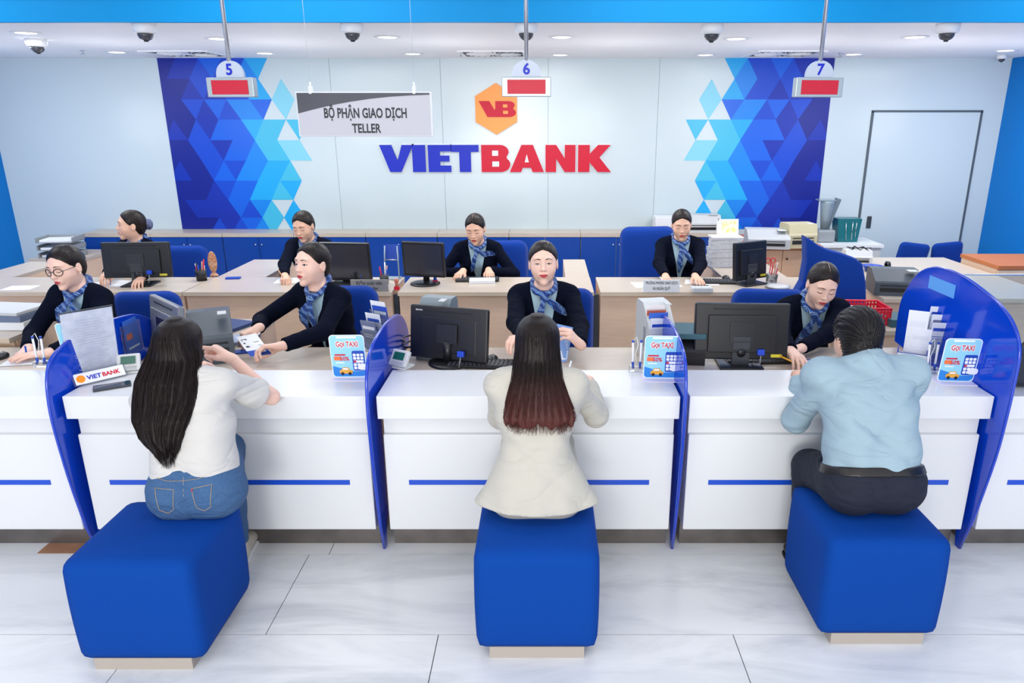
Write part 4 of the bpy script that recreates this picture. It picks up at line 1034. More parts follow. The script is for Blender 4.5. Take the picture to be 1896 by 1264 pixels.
# --- front row of tellers (facing the camera: their right is the photo's left) ---
S['t1'] = person('woman teller with round black glasses and blue scarf, writing at the far left counter', ('head', 122, 496, 3.98), 168, lean=9, head=(169, 8, 4), wr=w_(52, 645), wl=w_(92, 652), er=(.9, -.3, -.5), el=(-.9, -.2, -.5), hr_='pen', hl='flat', hdr=(.25, -1, -.1), hdl=(-.9, -.5, 0),
   tails=tailset([(0, .165), (.03, .12), (.04, .06), (.025, 0)], [(-.01, .165), (-.055, .13), (-.09, .07), (-.10, .02)], .030, .034), part_x=.012)
S['t2'] = person('woman teller in navy jacket looking left, handing a leaflet across the counter', ('head', 577, 491, 3.98), 158, lean=14, head=(151, -6, 2), chest_yaw=152, wr=w_(478, 607, .86), wl=w_(522, 640, .84), er=(.9, -.5, -.4), el=(-.9, .2, -.6), hr_='pen', hl='pinch', hdr=(-.8, -.6, -.25), hdl=(-1, -.25, 0.02), pnl=(0, -.5, -1), open_eyes=True, gaze=-.3,
   tails=tailset([(0, .165), (.035, .11), (.035, .05), (.045, .0)], [(-.01, .165), (-.03, .12), (-.035, .05), (-.01, -.05)], .028, .024), part_x=.018, s=1.02)
S['t3'] = person('smiling woman teller looking straight ahead at the middle counter', ('head', 1006, 489, 3.95), 181, lean=5, head=(180, -6, 2), wr=w_(975, 668, .86), wl=w_(1084, 684, .80), er=(.7, -.2, -.9), el=(-.7, -.2, -.9), hr_='pinch', hl='pinch', hdr=(-.5, -.9, .2), hdl=(-.62, -.25, .72), pnl=(-.5, .3, -.6), open_eyes=True, smile=.7,
   tails=tailset([(0, .165), (.02, .10), (.035, .03), (.032, -.05)], [(-.01, .165), (-.05, .15), (-.10, .105), (-.125, .08)], .020, .022), part_x=-.03, s=1.02)
S['t4'] = person('woman teller leaning over the desk and smiling down, opposite the man', ('head', 1522, 529, 3.86), 176, lean=24, head=(176, 20, -6), chest_yaw=172, wr=w_(1466, 664, .80), wl=w_(1478, 650, .80), er=(.7, 0, -.6), el=(-1, .1, -.3), hr_='relax', hl='relax', hdr=(.1, -1, -.1), hdl=(-.9, -.5, 0), smile=.5,
   tails=tailset([(0, .165), (.04, .10), (.06, .03), (.075, -.03)], [(-.01, .165), (-.05, .12), (-.055, .05), (-.07, -.01)], .028, .028), part_x=.0)
# --- second row ---
S['s1'] = person('laughing woman in profile with a hair net bun behind the left monitor', ('head', 242, 418, 5.85), 160, lean=6, head=(124, -4, 0), wr=w_(192, 515, .80), wl=w_(262, 517, .80), er=(.8, -.2, -.6), el=(-.8, -.2, -.6), hl='relax', open_eyes=True, smile=1, lips=lipn, skinm=skin2, bun=(0, -.118, .01),
   tails=tailset([(0, .165), (.02, .12), (.03, .06), (.02, 0)], [(-.01, .165), (-.05, .12), (-.06, .06), (-.06, 0)]))
S['s2'] = person('woman bowing over papers with a pencil beside the second row monitor', ('head', 562, 420, 5.85), 176, lean=10, head=(170, 15, 3), wr=w_(527, 511, .80), wl=w_(590, 514, .80), er=(.9, -.2, -.5), el=(-.8, -.2, -.6), hr_='pen', skinm=skin2,
   tails=tailset([(0, .165), (.02, .12), (.02, .07), (.01, .03)], [(-.01, .165), (-.06, .16), (-.11, .15), (-.15, .12)], .02, .026))
S['s3'] = person('woman typing on a keyboard in the second row, head bowed, behind the front monitor', ('head', 880, 425, 5.85), 180, lean=10, head=(172, 16, 3), wr=w_(857, 502, .80), wl=w_(905, 500, .80), er=(.9, -.2, -.5), el=(-.9, -.2, -.5), hr_='type', hl='type', hdr=(-.35, -1, -.15), hdl=(.2, -1, -.15), skinm=skin2,
   tails=tailset([(0, .165), (.02, .12), (.035, .05), (.05, -.0)], [(-.01, .165), (-.06, .16), (-.11, .16), (-.15, .14)], .018, .024))
S['s4'] = person('woman writing behind the cash office name plate in the second row', ('head', 1262, 417, 5.85), 178, lean=7, head=(174, 13, 2), wr=w_(1232, 512, .80), wl=w_(1287, 512, .80), er=(.9, -.2, -.5), el=(-.9, -.2, -.5), hr_='pen', hl='flat', hdr=(-.1, -1, -.1), hdl=(.1, -1, -.1), skinm=skin2, part_x=.02,
   tails=tailset([(0, .165), (.01, .10), (.012, .03), (.012, -.04)], [(-.01, .165), (-.04, .12), (-.07, .08), (-.10, .03)], .022, .022))
# glasses of the first teller
def glasses(J):
    m = MB(); H = lambda x, y, z: Vector(J['HC']+J['Hm']@(A(x, y, z)*J['s']))
    for s in (-1, 1):
        m.tube([H(s*.0325+.0235*math.cos(a), .096-.012*(abs(s*.0325+.0235*math.cos(a))/.05)**2, .003+.0205*math.sin(a)) for a in [2*math.pi*i/24 for i in range(24)]], .0022, 6, closed=True)
        m.tube([H(s*.056, .083, .008), H(s*.072, .06, .010), H(s*.079, -.005, .010), H(s*.078, -.02, -.005)], .0014, 6)
    m.tube([H(-.009, .097, .006), H(0, .099, .009), H(.009, .097, .006)], .0016, 6)
    part(J['root'], 'glasses', m, blk, world=True)
glasses(S['t1'])
# earrings and the net of the laughing woman
m = MB(); J = S['s1']; R = Matrix(J['Hm'].tolist()); m.ball(Vector(J['HC']+J['Hm']@A(0, -.128, .012)), (.048, .036, .046), 16, R); part(J['root'], 'hair_net', m, M('hair_net_navy', (24, 32, 74), .5, bump=.8, scale=90, rgb2=(120, 130, 170)), world=True)
for kx in ('t1', 't4'):
    J = S[kx]; m = MB()
    for s in (-1, 1): m.ball(Vector(J['HC']+J['Hm']@A(s*.079, -.004, -.034)), .0045, 8)
    part(J['root'], 'earring', m, M('pearl', (240, 236, 226), .2), world=True)

# ---------------- customers ----------------
def bodybox(J): return J['lo'], J['hi']
def shoes(J, mat, sole=None):
    for F_ in (J['FR'], J['FL']):
        f = J['fwd']; q0 = A(F_[0], F_[1], .045)-f*.02; q1 = A(F_[0], F_[1], .038)+f*.15
        side = np.cross(f, A(0, 0, 1))
        def fs(p):
            d = rc(p, q0, q1, .042, .034); d = smin(d, rc(p, A(F_[0], F_[1], .10), q0, .044, .046), .03); d = np.maximum(d, -(p[:, 2]-.012)); return np.maximum(d, p[:, 2]-.115)
        v, Fc = surfnet(fs, np.minimum(q0, q1)-.09, np.maximum(q0, q1)+.12, .005); m = MB(); m.arr(v, Fc)
        so_ = part(J['root'], 'shoe', m, mat, world=True)
        def fo(p): d = rc(p*A(1, 1, 0)+A(0, 0, .0), A(q0[0], q0[1], 0), A(q1[0], q1[1], 0), .046, .038); return np.maximum(np.maximum(d, p[:, 2]-.013), -(p[:, 2]-.001))
        v, Fc = surfnet(fo, np.minimum(q0, q1)*A(1, 1, 0)-A(.09, .09, .01), np.maximum(q0, q1)*A(1, 1, 0)+A(.12, .12, .03), .004); m = MB(); m.arr(v, Fc); part(so_, 'sole', m, sole or mat, world=True)
def on_garment(f, secs, keep=6):
    out = []
    for i, (c, rx, ry) in enumerate(secs):
        if i >= keep:
            p, ok = surf_pt(f, A(c[0], c[1]-.35, c[2]), A(0, 1, 0), 200, .6); c = A(c[0], min(c[1], p.y+ry*.15) if ok else c[1], c[2])
        out.append((c, rx, ry))
    return out
def surf_pt(f, o, d, n=160, L=.25):
    """first hit of an implicit surface along a ray, for hair, pockets and seams"""
    t = np.linspace(0, L, n, dtype=np.float32); v = f((o[None]+t[:, None]*d[None]).astype(np.float32)); i = int(np.argmax(v < 0)); return Vector(o+d*t[i]), v[i] < 0
def long_hair(J, secs, mat, nstr, seed, ragged=.05, ry0=1.0):
    """secs: (t, centre, rx, ry) down the back; a solid mass plus loose strands over it"""
    HC, Hm, s = J['HC'], J['Hm'], J['s']
    zs = np.array([q[0][2] for q in secs]); cs = np.array([q[0] for q in secs]); rxs = np.array([q[1] for q in secs]); rys = np.array([q[2] for q in secs])
    o = np.argsort(zs)
    def f(p):
        z = p[:, 2]; cx = np.interp(z, zs[o], cs[o, 0]); cy_ = np.interp(z, zs[o], cs[o, 1]); rx = np.interp(z, zs[o], rxs[o]); ry = np.interp(z, zs[o], rys[o])
        u = (p[:, 0]-cx)/rx; v = (p[:, 1]-cy_)/ry; r = np.sqrt(u*u+v*v)+1e-6
        d = (r-1)*np.minimum(rx, ry)*(.6+.4*r/np.maximum(r, 1))
        d = d+.0022*np.sin(u*30+3*np.sin(z*9+1))*np.clip((zs.max()-z)*12, 0, 1)
        d = np.maximum(d, z-zs.max())
        rag = ragged*(.5+.5*np.sin(u*9+seed))*.6+ragged*(.5+.5*np.sin(u*23+2*seed))*.4
        d = smax(d, (zs.min()+rag)-z, .01)
        q = ((p-HC)@Hm)/s
        h = ell(q, (0, -.012, .042), (.084, .104, .092)); h = smin(h, ell(q, (0, -.05, -.03), (.074, .062, .09)), .03)
        h = h+.0008*np.sin(160*np.arctan2(q[:, 0], q[:, 2]+.03))
        h = smax(h, -ell(q, (0, .10, -.02), (.066, .08, .088)), .01); h = np.maximum(h, -(q[:, 2]+.12))
        h = h+.0022*np.exp(-((q[:, 0]-.004)/.0022)**2)*np.clip((q[:, 1]+.06)*30, 0, 1)*np.clip((q[:, 2]-.03)*30, 0, 1)
        return smin(h*s, d, .03)
    lo = np.minimum((cs-np.stack([rxs, rys, 0*rys], 1)).min(0), HC-.13)-.02; hi = np.maximum((cs+np.stack([rxs, rys, 0*rys], 1)).max(0), HC+.14)+.02
    v, F = surfnet(f, lo, hi, .0042); m = MB(); m.arr(v, F)
    rnd = random.Random(seed)
    for i in range(nstr):
        a = math.pi*(1.0+rnd.random())*1.0 if rnd.random() < .93 else rnd.uniform(0, 2*math.pi)
        jz = rnd.uniform(-.02, ragged*.8); lim = zs.min()+jz; rr = rnd.uniform(.93, 1.035); ph = rnd.uniform(0, 6); pts = []
        K = 18
        z0 = HC[2]+.128*s-.05*rnd.random()**2
        for k in range(K+1):
            z = z0+(lim-z0)*k/K; cx = np.interp(z, zs[o], cs[o, 0]); cy_ = np.interp(z, zs[o], cs[o, 1]); rx = np.interp(z, zs[o], rxs[o]); ry = np.interp(z, zs[o], rys[o])
            t = k/K; cv = 1-.45*max(0, t-.8)/.2*rnd.random()
            pts.append((cx+rx*rr*math.cos(a)*cv+.004*math.sin(ph+5*t), cy_+ry*rr*math.sin(a)*cv*1.02, z))
        m.tube(pts, [.0003+.0009*math.sin(math.pi*min(1, .12+.86*k/K)) for k in range(K+1)], 4, caps=False)
    part(J['root'], 'hair', m, mat, world=True)
# customer in T-shirt and jeans
J = person('woman customer with very long dark hair, white T-shirt and blue jeans, seated and pointing', (-1.39, 2.545, .552), 2, lean=10, tilt=-3, head=(4, 22, 0), headoff=(-.035, .0, -.035), wr=tuple(P(430, 664, Y=2.90)), wl=(-1.62, 2.98, .86), er=(.9, .6, -.9), el=(-.8, .1, -.8), hr_='pointdown', hl='relax', hdr=(-.80, .05, .60), pnr=(-.55, -.15, -.8), s=.97, outfit='casual', hair=None, knee_r=(-1.42, 2.90, .55), knee_l=(-1.62, 2.88, .54), tails=(), chest_lean=15)
S['c1'] = J
tee = M('white_cotton_tee', (204, 202, 198), .9, bump=.08, scale=220, sheen=.1, fold=.45, fscale=4); denim = M('blue_denim', (72, 110, 152), .85, bump=.35, scale=420, rgb2=(46, 82, 126), fold=.5, fscale=7); stitch = M('denim_stitch', (170, 150, 120), .8); dend = M('denim_dark_seam', (36, 62, 98), .85)
def teef(p, J=J):
    s = J['s']; h = J['th'](p); q = J['tl'](p)
    d = J['torso'](p, .007, .06)
    d = smin(d, rc(p, J['B'](.07, 0, -.02), J['B'](-.07, 0, -.02), .098, .098), .05); d = smin(d, rc(p, J['Hh'](.055, 0, .12), J['Hh'](-.055, 0, .12), .104, .104), .04)
    for S_, E_ in ((J['SR'], J['ER']), (J['SL'], J['EL'])):
        u = (E_-S_)/np.linalg.norm(E_-S_); t = (p-S_)@u
        sl = rc(p, S_, S_+u*.22, .053, .072); sl = smax(sl, t-.185, .008)
        d = smin(d, sl, .025)
    d = d+.008*folds(p, .5)*np.clip((.24-q[:, 2])*6, 0, 1)*np.clip((h[:, 2]+.02)*8, 0, 1)
    d = smax(d, -(rc(p, J['B'](0, -.005, .19), J['B'](0, .02, .32), .066, .08)), .006)
    return np.maximum(d, -(h[:, 2]-.052-.012*np.sin(h[:, 0]*30)))
sdf_mesh(teef, J['lo'], J['hi'], .0065, 't_shirt', tee, J['root'], None)
def jeansf(p, J=J):
    d = rc(p, J['Hh'](.078, -.012, -.01), J['Hh'](-.078, -.012, -.01), .116, .116); d = smin(d, rc(p, J['Hh'](.05, 0, .10), J['Hh'](-.05, 0, .10), .094, .094), .07)
    d = smin(d, J['legs'](p, .010), .035)
    h = J['th'](p); d = d+.0022*folds(p, 1.0); d = d+.006*np.exp(-(h[:, 0]/.006)**2)*np.clip(-(h[:, 1]+.02)*40, 0, 1)
    return np.maximum(np.maximum(d, h[:, 2]-.105-2*np.maximum((p-J['hip'])@J['fwd']-.10, 0)), -(p[:, 2]-.10))
jn = sdf_mesh(jeansf, J['lo'], J['hi'], .0065, 'jeans', denim, J['root'], None)
def on_back(J, f, x, z, off=.002):
    o = J['Hh'](x, -.26, z); d = J['Mh']@A(0, 1, 0); p, ok = surf_pt(f, o, d); return p-Vector(d)*off
def seam(J, f, pts, name, mat, r, parent):
    m = MB(); out = []
    for (a, b) in zip(pts, pts[1:]):
        for q in np.linspace(0, 1, 8)[:-1]: out.append(on_back(J, f, a[0]+(b[0]-a[0])*q, a[1]+(b[1]-a[1])*q))
    out.append(on_back(J, f, *pts[-1])); m.tube(out, r, 5); return part(parent, name, m, mat, world=True)
seam(J, jeansf, [(-.125, .088), (-.06, .070), (0, .066), (.06, .070), (.125, .088)], 'waistband_seam', stitch, .0011, jn)
seam(J, jeansf, [(0, .10), (0, -.07)], 'centre_seam', stitch, .0012, jn)
for sx in (-1, 1): seam(J, jeansf, [(sx*.035, .035), (sx*.045, -.045), (sx*.07, -.062), (sx*.10, -.045), (sx*.112, .045), (sx*.035, .035)], 'pocket', stitch, .0013, jn)
seam(J, jeansf, [(.036, .033), (.036, .025)], 'pocket_tab', redp, .0028, jn)
shoes(J, M('beige_sneaker', (206, 200, 184), .7), wht)
B = J['B']; h1 = hairmat('hair_long_dark', (12, 8, 8), (34, 22, 20), sp_=.22, ro_=.42, bs=.5)
HC = J['HC']
secs = [(HC+A(0, -.012, .130), .020, .022), (HC+A(0, -.012, .118), .046, .056), (HC+A(0, -.014, .096), .066, .082), (HC+A(0, -.018, .07), .078, .096), (HC+A(0, -.030, .035), .084, .085), (HC+A(0, -.05, -.01), .104, .075), (HC+A(0, -.075, -.08), .118, .060), (HC+A(0, -.09, -.15), .120, .052), (HC+A(-.006, -.10, -.21), .106, .045), (HC+A(-.004, -.10, -.28), .082, .038), (HC+A(.004, -.10, -.335), .052, .030), (HC+A(.010, -.10, -.38), .026, .020)]
secs = on_garment(teef, secs)
long_hair(J, secs, h1, 420, 3, .10)
# customer in the cream jacket
J = person('woman customer with brown tipped hair in a cream jacket, seated at the middle counter', (-.035, 2.545, .552), 0, lean=9, head=(-4, 18, 0), headoff=(0, 0, -.03), wr=tuple(P(1088, 704, z=.835)), wl=(-.09, 2.98, .86), er=(.45, -.1, -1), el=(-.45, -.1, -1), hr_='pen', hl='relax', hdr=(-.75, .6, .25), s=.98, outfit='casual', hair=None, knee_l=(-.12, 2.93, .56), knee_r=(.05, 2.93, .56), tails=(), chest_lean=13)
S['c2'] = J
cream = M('cream_crepe', (194, 190, 178), .85, bump=.08, scale=260, sheen=.1, fold=.4, fscale=4); skirtm = M('pale_grey_skirt', (186, 182, 172), .85)
def creamf(p, J=J):
    h = J['th'](p); q = J['tl'](p); fl_ = np.clip(.20-h[:, 2], 0, .3)
    x, y, z = h[:, 0], h[:, 1], h[:, 2]
    d = J['torso'](p, .010, .06); d = smin(d, J['arms'](p, .016, .017, .03), .03)
    # flared skirt of the jacket
    rx = .112+.68*np.clip(.16-z, 0, .3); ry = .102+.26*np.clip(.16-z, 0, .3); r = np.sqrt((x/rx)**2+((y+.005)/ry)**2)
    pep = (r-1)*ry*1.1+.0035*np.sin(np.arctan2(y, x)*9)*np.clip((.1-z)*8, 0, 1)
    d = smin(d, np.maximum(pep, z-.18), .03)
    d = d+.008*folds(p, .45)*np.clip((.30-np.abs(z-.25))*5, 0, 1)
    d = smax(d, -(rc(p, J['B'](0, -.005, .20), J['B'](0, .02, .32), .060, .075)), .006)
    return np.maximum(d, -(z+.066-.010*(x/.2)**2))
sdf_mesh(creamf, J['lo']-.1, J['hi']+.06, .0062, 'jacket', cream, J['root'], None)
def skirtf(p, J=J):
    d = rc(p, J['Hh'](.085, -.008, -.015), J['Hh'](-.085, -.008, -.015), .110, .110); g = smin(J['legs'](p, .018), rc(p, (J['HR']+J['HL'])/2, (J['KR']+J['KL'])/2, .09, .07), .06); d = smin(d, g, .04)
    return np.maximum(np.maximum(d, (p-J['hip'])@J['Mh'][:, 2]-.125-2*np.maximum((p-J['hip'])@J['fwd']-.10, 0)), -(p[:, 2]-.42))
sdf_mesh(skirtf, J['lo'], J['hi'], .008, 'skirt', skirtm, J['root'], None)
shoes(J, blk)
h2 = hairmat('hair_brown_tips', (18, 12, 12), (50, 34, 30), (92, 42, 36), (-.22+1.0, .98)); 
HC = J['HC']; ro = J['root'].location
h2 = hairmat('hair_brown_tips_2', (14, 10, 10), (36, 26, 24), (88, 40, 34), (HC[2]-.05, HC[2]-.30), sp_=.22, ro_=.42, bs=.5)
secs = [(HC+A(0, -.012, .130), .020, .022), (HC+A(0, -.012, .118), .046, .056), (HC+A(0, -.014, .096), .066, .082), (HC+A(0, -.018, .07), .078, .096), (HC+A(0, -.030, .035), .082, .085), (HC+A(0, -.055, -.02), .086, .072), (HC+A(.000, -.08, -.09), .094, .056), (HC+A(.002, -.10, -.16), .118, .044), (HC+A(.008, -.11, -.22), .140, .036), (HC+A(.012, -.11, -.265), .128, .026)]
secs = on_garment(creamf, secs)
long_hair(J, secs, h2, 460, 8, .03)
# man in the light blue shirt
J = person('man customer with short black hair in light blue shirt and dark trousers, seated', (1.30, 2.545, .575), 2, lean=19, tilt=0, head=(4, 12, 2), headoff=(-.02, .005, -.04), wr=tuple(P(1548+20, 696, z=.83)), wl=tuple(P(1480, 698, z=.83)), er=(1, -.2, -.8), el=(-.35, -.2, -1), hr_='pen', hl='relax', hdr=(-.5, .9, 0), hdl=(.35, .9, -.1), s=1.0, outfit='man', hair=None, tails=(), chest_lean=26, skinm=skin2, knee_l=(1.155, 2.80, .51), knee_r=(1.42, 2.95, .55))
S['c3'] = J
shirtm = M('light_blue_shirt', (152, 176, 188), .8, bump=.06, scale=260, fold=.5, fscale=4.5); trs = M('navy_trousers', (20, 26, 44), .85, bump=.1, scale=400, fold=.4, fscale=6)
def shirtf(p, J=J):
    h = J['th'](p); q = J['tl'](p); z = h[:, 2]
    d = J['torso'](p, .007, .07); d = smin(d, J['arms'](p, .014, .012, .02), .07)
    d = smin(d, rc(p, J['Hh'](.07, -.005, .15), J['Hh'](-.07, -.005, .15), .112, .112), .05)
    d = smin(d, rc(p, J['B'](.08, -.012, .03), J['B'](-.08, -.012, .03), .096, .096), .05)
    d = smin(d, rc(p, J['B'](0, -.022, .13), J['B'](0, -.022, .20), .082, .074), .05)
    d = d+.009*folds(p, .5)+.0016*wob(p, 1.4)
    d = smax(d, -(rc(p, J['B'](0, -.012, .235), J['HC'], .058, .075)), .006)
    return np.maximum(d, -(z-.045))
sh = sdf_mesh(shirtf, J['lo']-.05, J['hi']+.05, .0065, 'shirt', shirtm, J['root'], None)
def colf(p, J=J):
    q = J['tl'](p); nu = (J['HC']-J['B'](0, -.02, .19)); nu = nu/np.linalg.norm(nu); d = rc(p, J['B'](0, -.022, .17), J['B'](0, -.022, .17)+nu*.10, .096, .073); d2 = rc(p, J['B'](0, -.022, .16), J['B'](0, -.022, .16)+nu*.14, .083, .063); tt_ = (p-J['B'](0, -.022, .17))@nu
    return np.maximum(np.maximum(np.maximum(d, -d2), tt_-.088), .022-tt_)
sdf_mesh(colf, J['B'](0, 0, .22)-.16, J['B'](0, 0, .22)+.16, .0035, 'collar', shirtm, sh, None)
def trf(p, J=J):
    d = rc(p, J['Hh'](.082, -.010, 0), J['Hh'](-.082, -.010, 0), .122, .122); d = smin(d, rc(p, J['Hh'](.06, 0, .08), J['Hh'](-.06, 0, .08), .112, .112), .05); d = smin(d, J['legs'](p, .014), .04)
    h = J['th'](p); d = d+.003*folds(p, .8)
    return np.maximum(np.maximum(d, h[:, 2]-.075-2.2*np.maximum((p-J['hip'])@J['fwd']-.10, 0)), -(p[:, 2]-.09))
tr = sdf_mesh(trf, J['lo']-.05, J['hi']+.05, .007, 'trousers', trs, J['root'], None)
def beltf(p, J=J):
    h = J['th'](p); d = rc(p, J['Hh'](.082, -.010, 0), J['Hh'](-.082, -.010, 0), .122, .122); d = smin(d, rc(p, J['Hh'](.06, 0, .08), J['Hh'](-.06, 0, .08), .112, .112), .05)-.006
    return smax(d, np.abs(h[:, 2]-.058)-.018, .004)
sdf_mesh(beltf, J['Hh'](0, 0, .05)-.26, J['Hh'](0, 0, .05)+.26, .005, 'belt', M('black_leather', (24, 20, 20), .35), J['root'], None)
shoes(J, blk)
def mh(p, J=J):
    q = ((p-J['HC'])@J['Hm'])/J['s']; x, y, z = q[:, 0], q[:, 1], q[:, 2]; ax = np.abs(x)
    d = ell(q, (0, -.016, .046), (.092, .110, .096)); d = smin(d, ell(q, (0, -.052, -.035), (.076, .058, .085)), .03)
    d = smax(d, y*.86-z*.5-.020-.3*np.maximum(ax-.05, 0), .01); d = np.maximum(d, -(z+.104+.010*np.sin(x*60)+.006*np.sin(x*140)))
    d = smax(d, -ell(np.stack([ax, y, z], 1), (.094, -.002, -.016), (.018, .026, .034)), .006)
    ang = np.arctan2(x, z+.02); d = d+.0028*np.sin(38*ang+9*y*8+2*np.sin(z*40))+.0016*np.sin(90*ang+60*y)
    return d*J['s']
sdf_mesh(mh, J['HC']-.15, J['HC']+.16, .003, 'hair', hairm, J['root'], None)
# ================= equipment and small things =================
def XY(x, y, z): p = P(x, y, z=z); return p.x, p.y
def monitor(label, c, rz, w_, h_, zdesk, back=True, logo=None, square=True, tiltx=6, sticker=False, plug=True, group=None, mat=None, offs=0):
    """c: centre of the screen; the display faces local +y when back=True (away from the camera)"""
    t = thing('monitor', label, 'monitor', (c.x, c.y, zdesk), math.radians(rz), group); zc_ = c.z-zdesk; f = 1 if back else -1
    R = Matrix.Rotation(math.radians(-tiltx*f), 3, 'X'); cc = Vector((0, 0, zc_))
    pt = lambda x, y, z: cc+R@Vector((x, y*f, z))
    mt = mat or blk
    part(t, 'casing', MB().box(cc+R@Vector((0, 0, 0)), (w_, .034, h_), R, bev=.008).box(cc+R@Vector((0, -(.022 if square else .016)*f, -.01)), (w_*.72, .022 if square else .008, h_*.66), R, bev=.004), mt)
    part(t, 'screen', MB().box(pt(0, .0175, .003), (w_-.03, .002, h_-.04), R), M('screen_dark', (52, 54, 64), .18))
    if back:
        part(t, 'mount_plate', MB().box(pt(0, -.0355, 0), (w_*.26, .004, h_*.36), R, bev=.001).box(pt(0, -.038, .0), (w_*.2, .001, h_*.26), R), M('label_black', (38, 38, 42), .3))
        part(t, 'vent_slot', MB().box(pt(0, -.0178, h_*.40), (w_*.62, .002, .006), R), M('slot_black', (10, 10, 11), .6))
        if plug: 
            part(t, 'cable_plug', MB().box(pt(w_*.2, -.045, -h_*.34), (.036, .024, .030), R, bev=.004), vbl)
            a = pt(w_*.2, -.05, -h_*.40); part(t, 'cable', MB().tube([a, a+Vector((-.004, -.012, -.05)), Vector((w_*.15, -.04, .02)), Vector((w_*.10, -.03, .006)), Vector((0, .06, .006))], .0032, 6), grey)
    if sticker: part(t, 'sticker', MB().box(pt(w_*.38*1, -.0185*1, -h_*.42), (.055, .0015, .016), R), ypl)
    if logo: part(t, 'maker_name', text_mb(logo, .010, plane_fn(pt(-w_*.38, -.0176, h_*.40), (1, 0, 0), R@Vector((0, 0, 1))), .0004, bold=.01), wht)
    if square:
        part(t, 'stand_neck', MB().b2((-.045, -.030*f-.012, .008), (.045, -.030*f+.012, zc_-.02), bev=.004).slot(1).lathe([(.022, 0), (.022, .003), (.0001, .003)], c=(0, -.030*f-.0122, zc_*.42), n=24, R=Matrix.Rotation(math.pi/2, 3, 'X')), [dgrey if not mat else mat, blk])
        part(t, 'stand_base', MB().b2((-.11, -.10, 0), (.11, .09, .012), bev=.005), blk)
    else:
        part(t, 'stand_neck', MB().tube([(0, -.028*f, .01), (0, -.028*f, zc_-.03)], .024, 16), blk)
        part(t, 'stand_base', MB().lathe([(.115, 0), (.115, .008), (.10, .014), (.03, .02), (.0001, .02)], n=32), blk)
    return t
G1 = 'monitors at the front counters'; G2 = 'monitors on the second row desks'
monitor('dark monitor tilted behind counter 5, back catching pale reflections', P(310, 604, Y=3.62), -44, .42, .28, .75, sticker=False, square=True, plug=False, group=G1, mat=M('reflection_grey_plastic', (120, 124, 132), .15))  # pale reflections on the dark back are put into its grey colour
monitor('black monitor with white lenovo lettering, left of the middle customer'.replace('lenovo ', 'maker '), P(832, 617, Y=3.50), -17, .43, .275, .75, square=False, logo='lenovo', tiltx=8, group=G1)
monitor('large black monitor seen from behind with yellow sticker, left of the bowing teller', P(1372, 613, Y=3.48), -3, .475, .29, .75, sticker=True, group=G1)
p = P(1893, 728, z=.8); t = thing('black_bag', 'black bag on the white counter at the far right edge', 'bag', (p.x+.10, p.y+.12, .8005), -.1)
part(t, 'body', MB().box((0, 0, .085), (.30, .15, .17), (-.1, 0, 0), bev=.04, seg=4), M('bag_black', (34, 40, 54), .7, bump=.3, scale=40)); part(t, 'handle', MB().tube([(-.08+.16*k/8, 0, .16+.06*math.sin(math.pi*k/8)) for k in range(9)], .007, 8), blk)
monitor('black monitor in front of the laughing woman, seen from behind', P(254, 481, Y=5.36), 4, .50, .27, .75, sticker=True, group=G2)
monitor('black monitor behind the shoulder of the leaflet teller', P(640, 484, Y=5.42), -6, .40, .30, .75, back=False, square=True, group=G2, tiltx=4)
monitor('black monitor on a round foot between pen stand and typing woman', P(785, 480, Y=5.38), -14, .34, .27, .75, back=False, square=False, group=G2, tiltx=4)
monitor('black monitor turned aside, right of the woman at the cash office desk', P(1388, 482, Y=5.40), 28, .32, .29, .75, sticker=True, group=G2, plug=False)
# keyboards, mice and phones
kb0 = None
for lab, x, y, z, rz in (('black keyboard before the bowing teller behind the large monitor', 1400, 668, .751, 3), ('black keyboard at the right of the tilted monitor, middle counter', 890, 676, .751, -4), ('keyboard under the hands of the woman typing in the second row', 884, 519, .751, 2), ('dark keyboard beside the back turned monitor on the cash desk', 1338, 523, .751, -3)):
    px_, py_ = XY(x, y, z)
    if kb0 is None:
        kb0 = thing('keyboard', lab, 'keyboard', (px_, py_, z), math.radians(rz), 'black keyboards')
        part(kb0, 'base', MB().b2((-.17, -.06, 0), (.17, .06, .016), bev=.004), blk); m = MB()
        for i in range(15):
            for j in range(5): m.box((-.154+i*.022, -.044+j*.022, .018), (.018, .018, .006), bev=.002, seg=1)
        part(kb0, 'keys', m, dgrey)
    else: dup(kb0, (px_, py_, z), math.radians(rz), lab)
for lab, x, y, z in (('black computer mouse right of the tilted monitor', 912, 668, .751), ('black computer mouse on the far left desk edge', 3, 663, .751), ('black computer mouse by the cash office monitor', 1344, 517, .751)):
    px_, py_ = XY(x, y, z)
    t = thing('computer_mouse', lab, 'mouse', (px_, py_, z), 0, 'computer mice'); part(t, 'shell', MB().ball((0, 0, .010), (.03, .048, .022), 16), blk)
    part(t, 'wheel', MB().ball((0, .02, .03), (.004, .008, .005), 8), grey)
px_, py_ = XY(208, 716, .801)
t = thing('smartphone', 'dark smartphone lying on the left counter beside the acrylic sign', 'phone', (px_, py_, .801), .55); part(t, 'body', MB().b2((-.075, -.036, 0), (.075, .036, .008), bev=.003), dgrey); part(t, 'screen', MB().b2((-.071, -.033, .008), (.071, .033, .0088)), M('phone_glass', (40, 52, 76), .08))
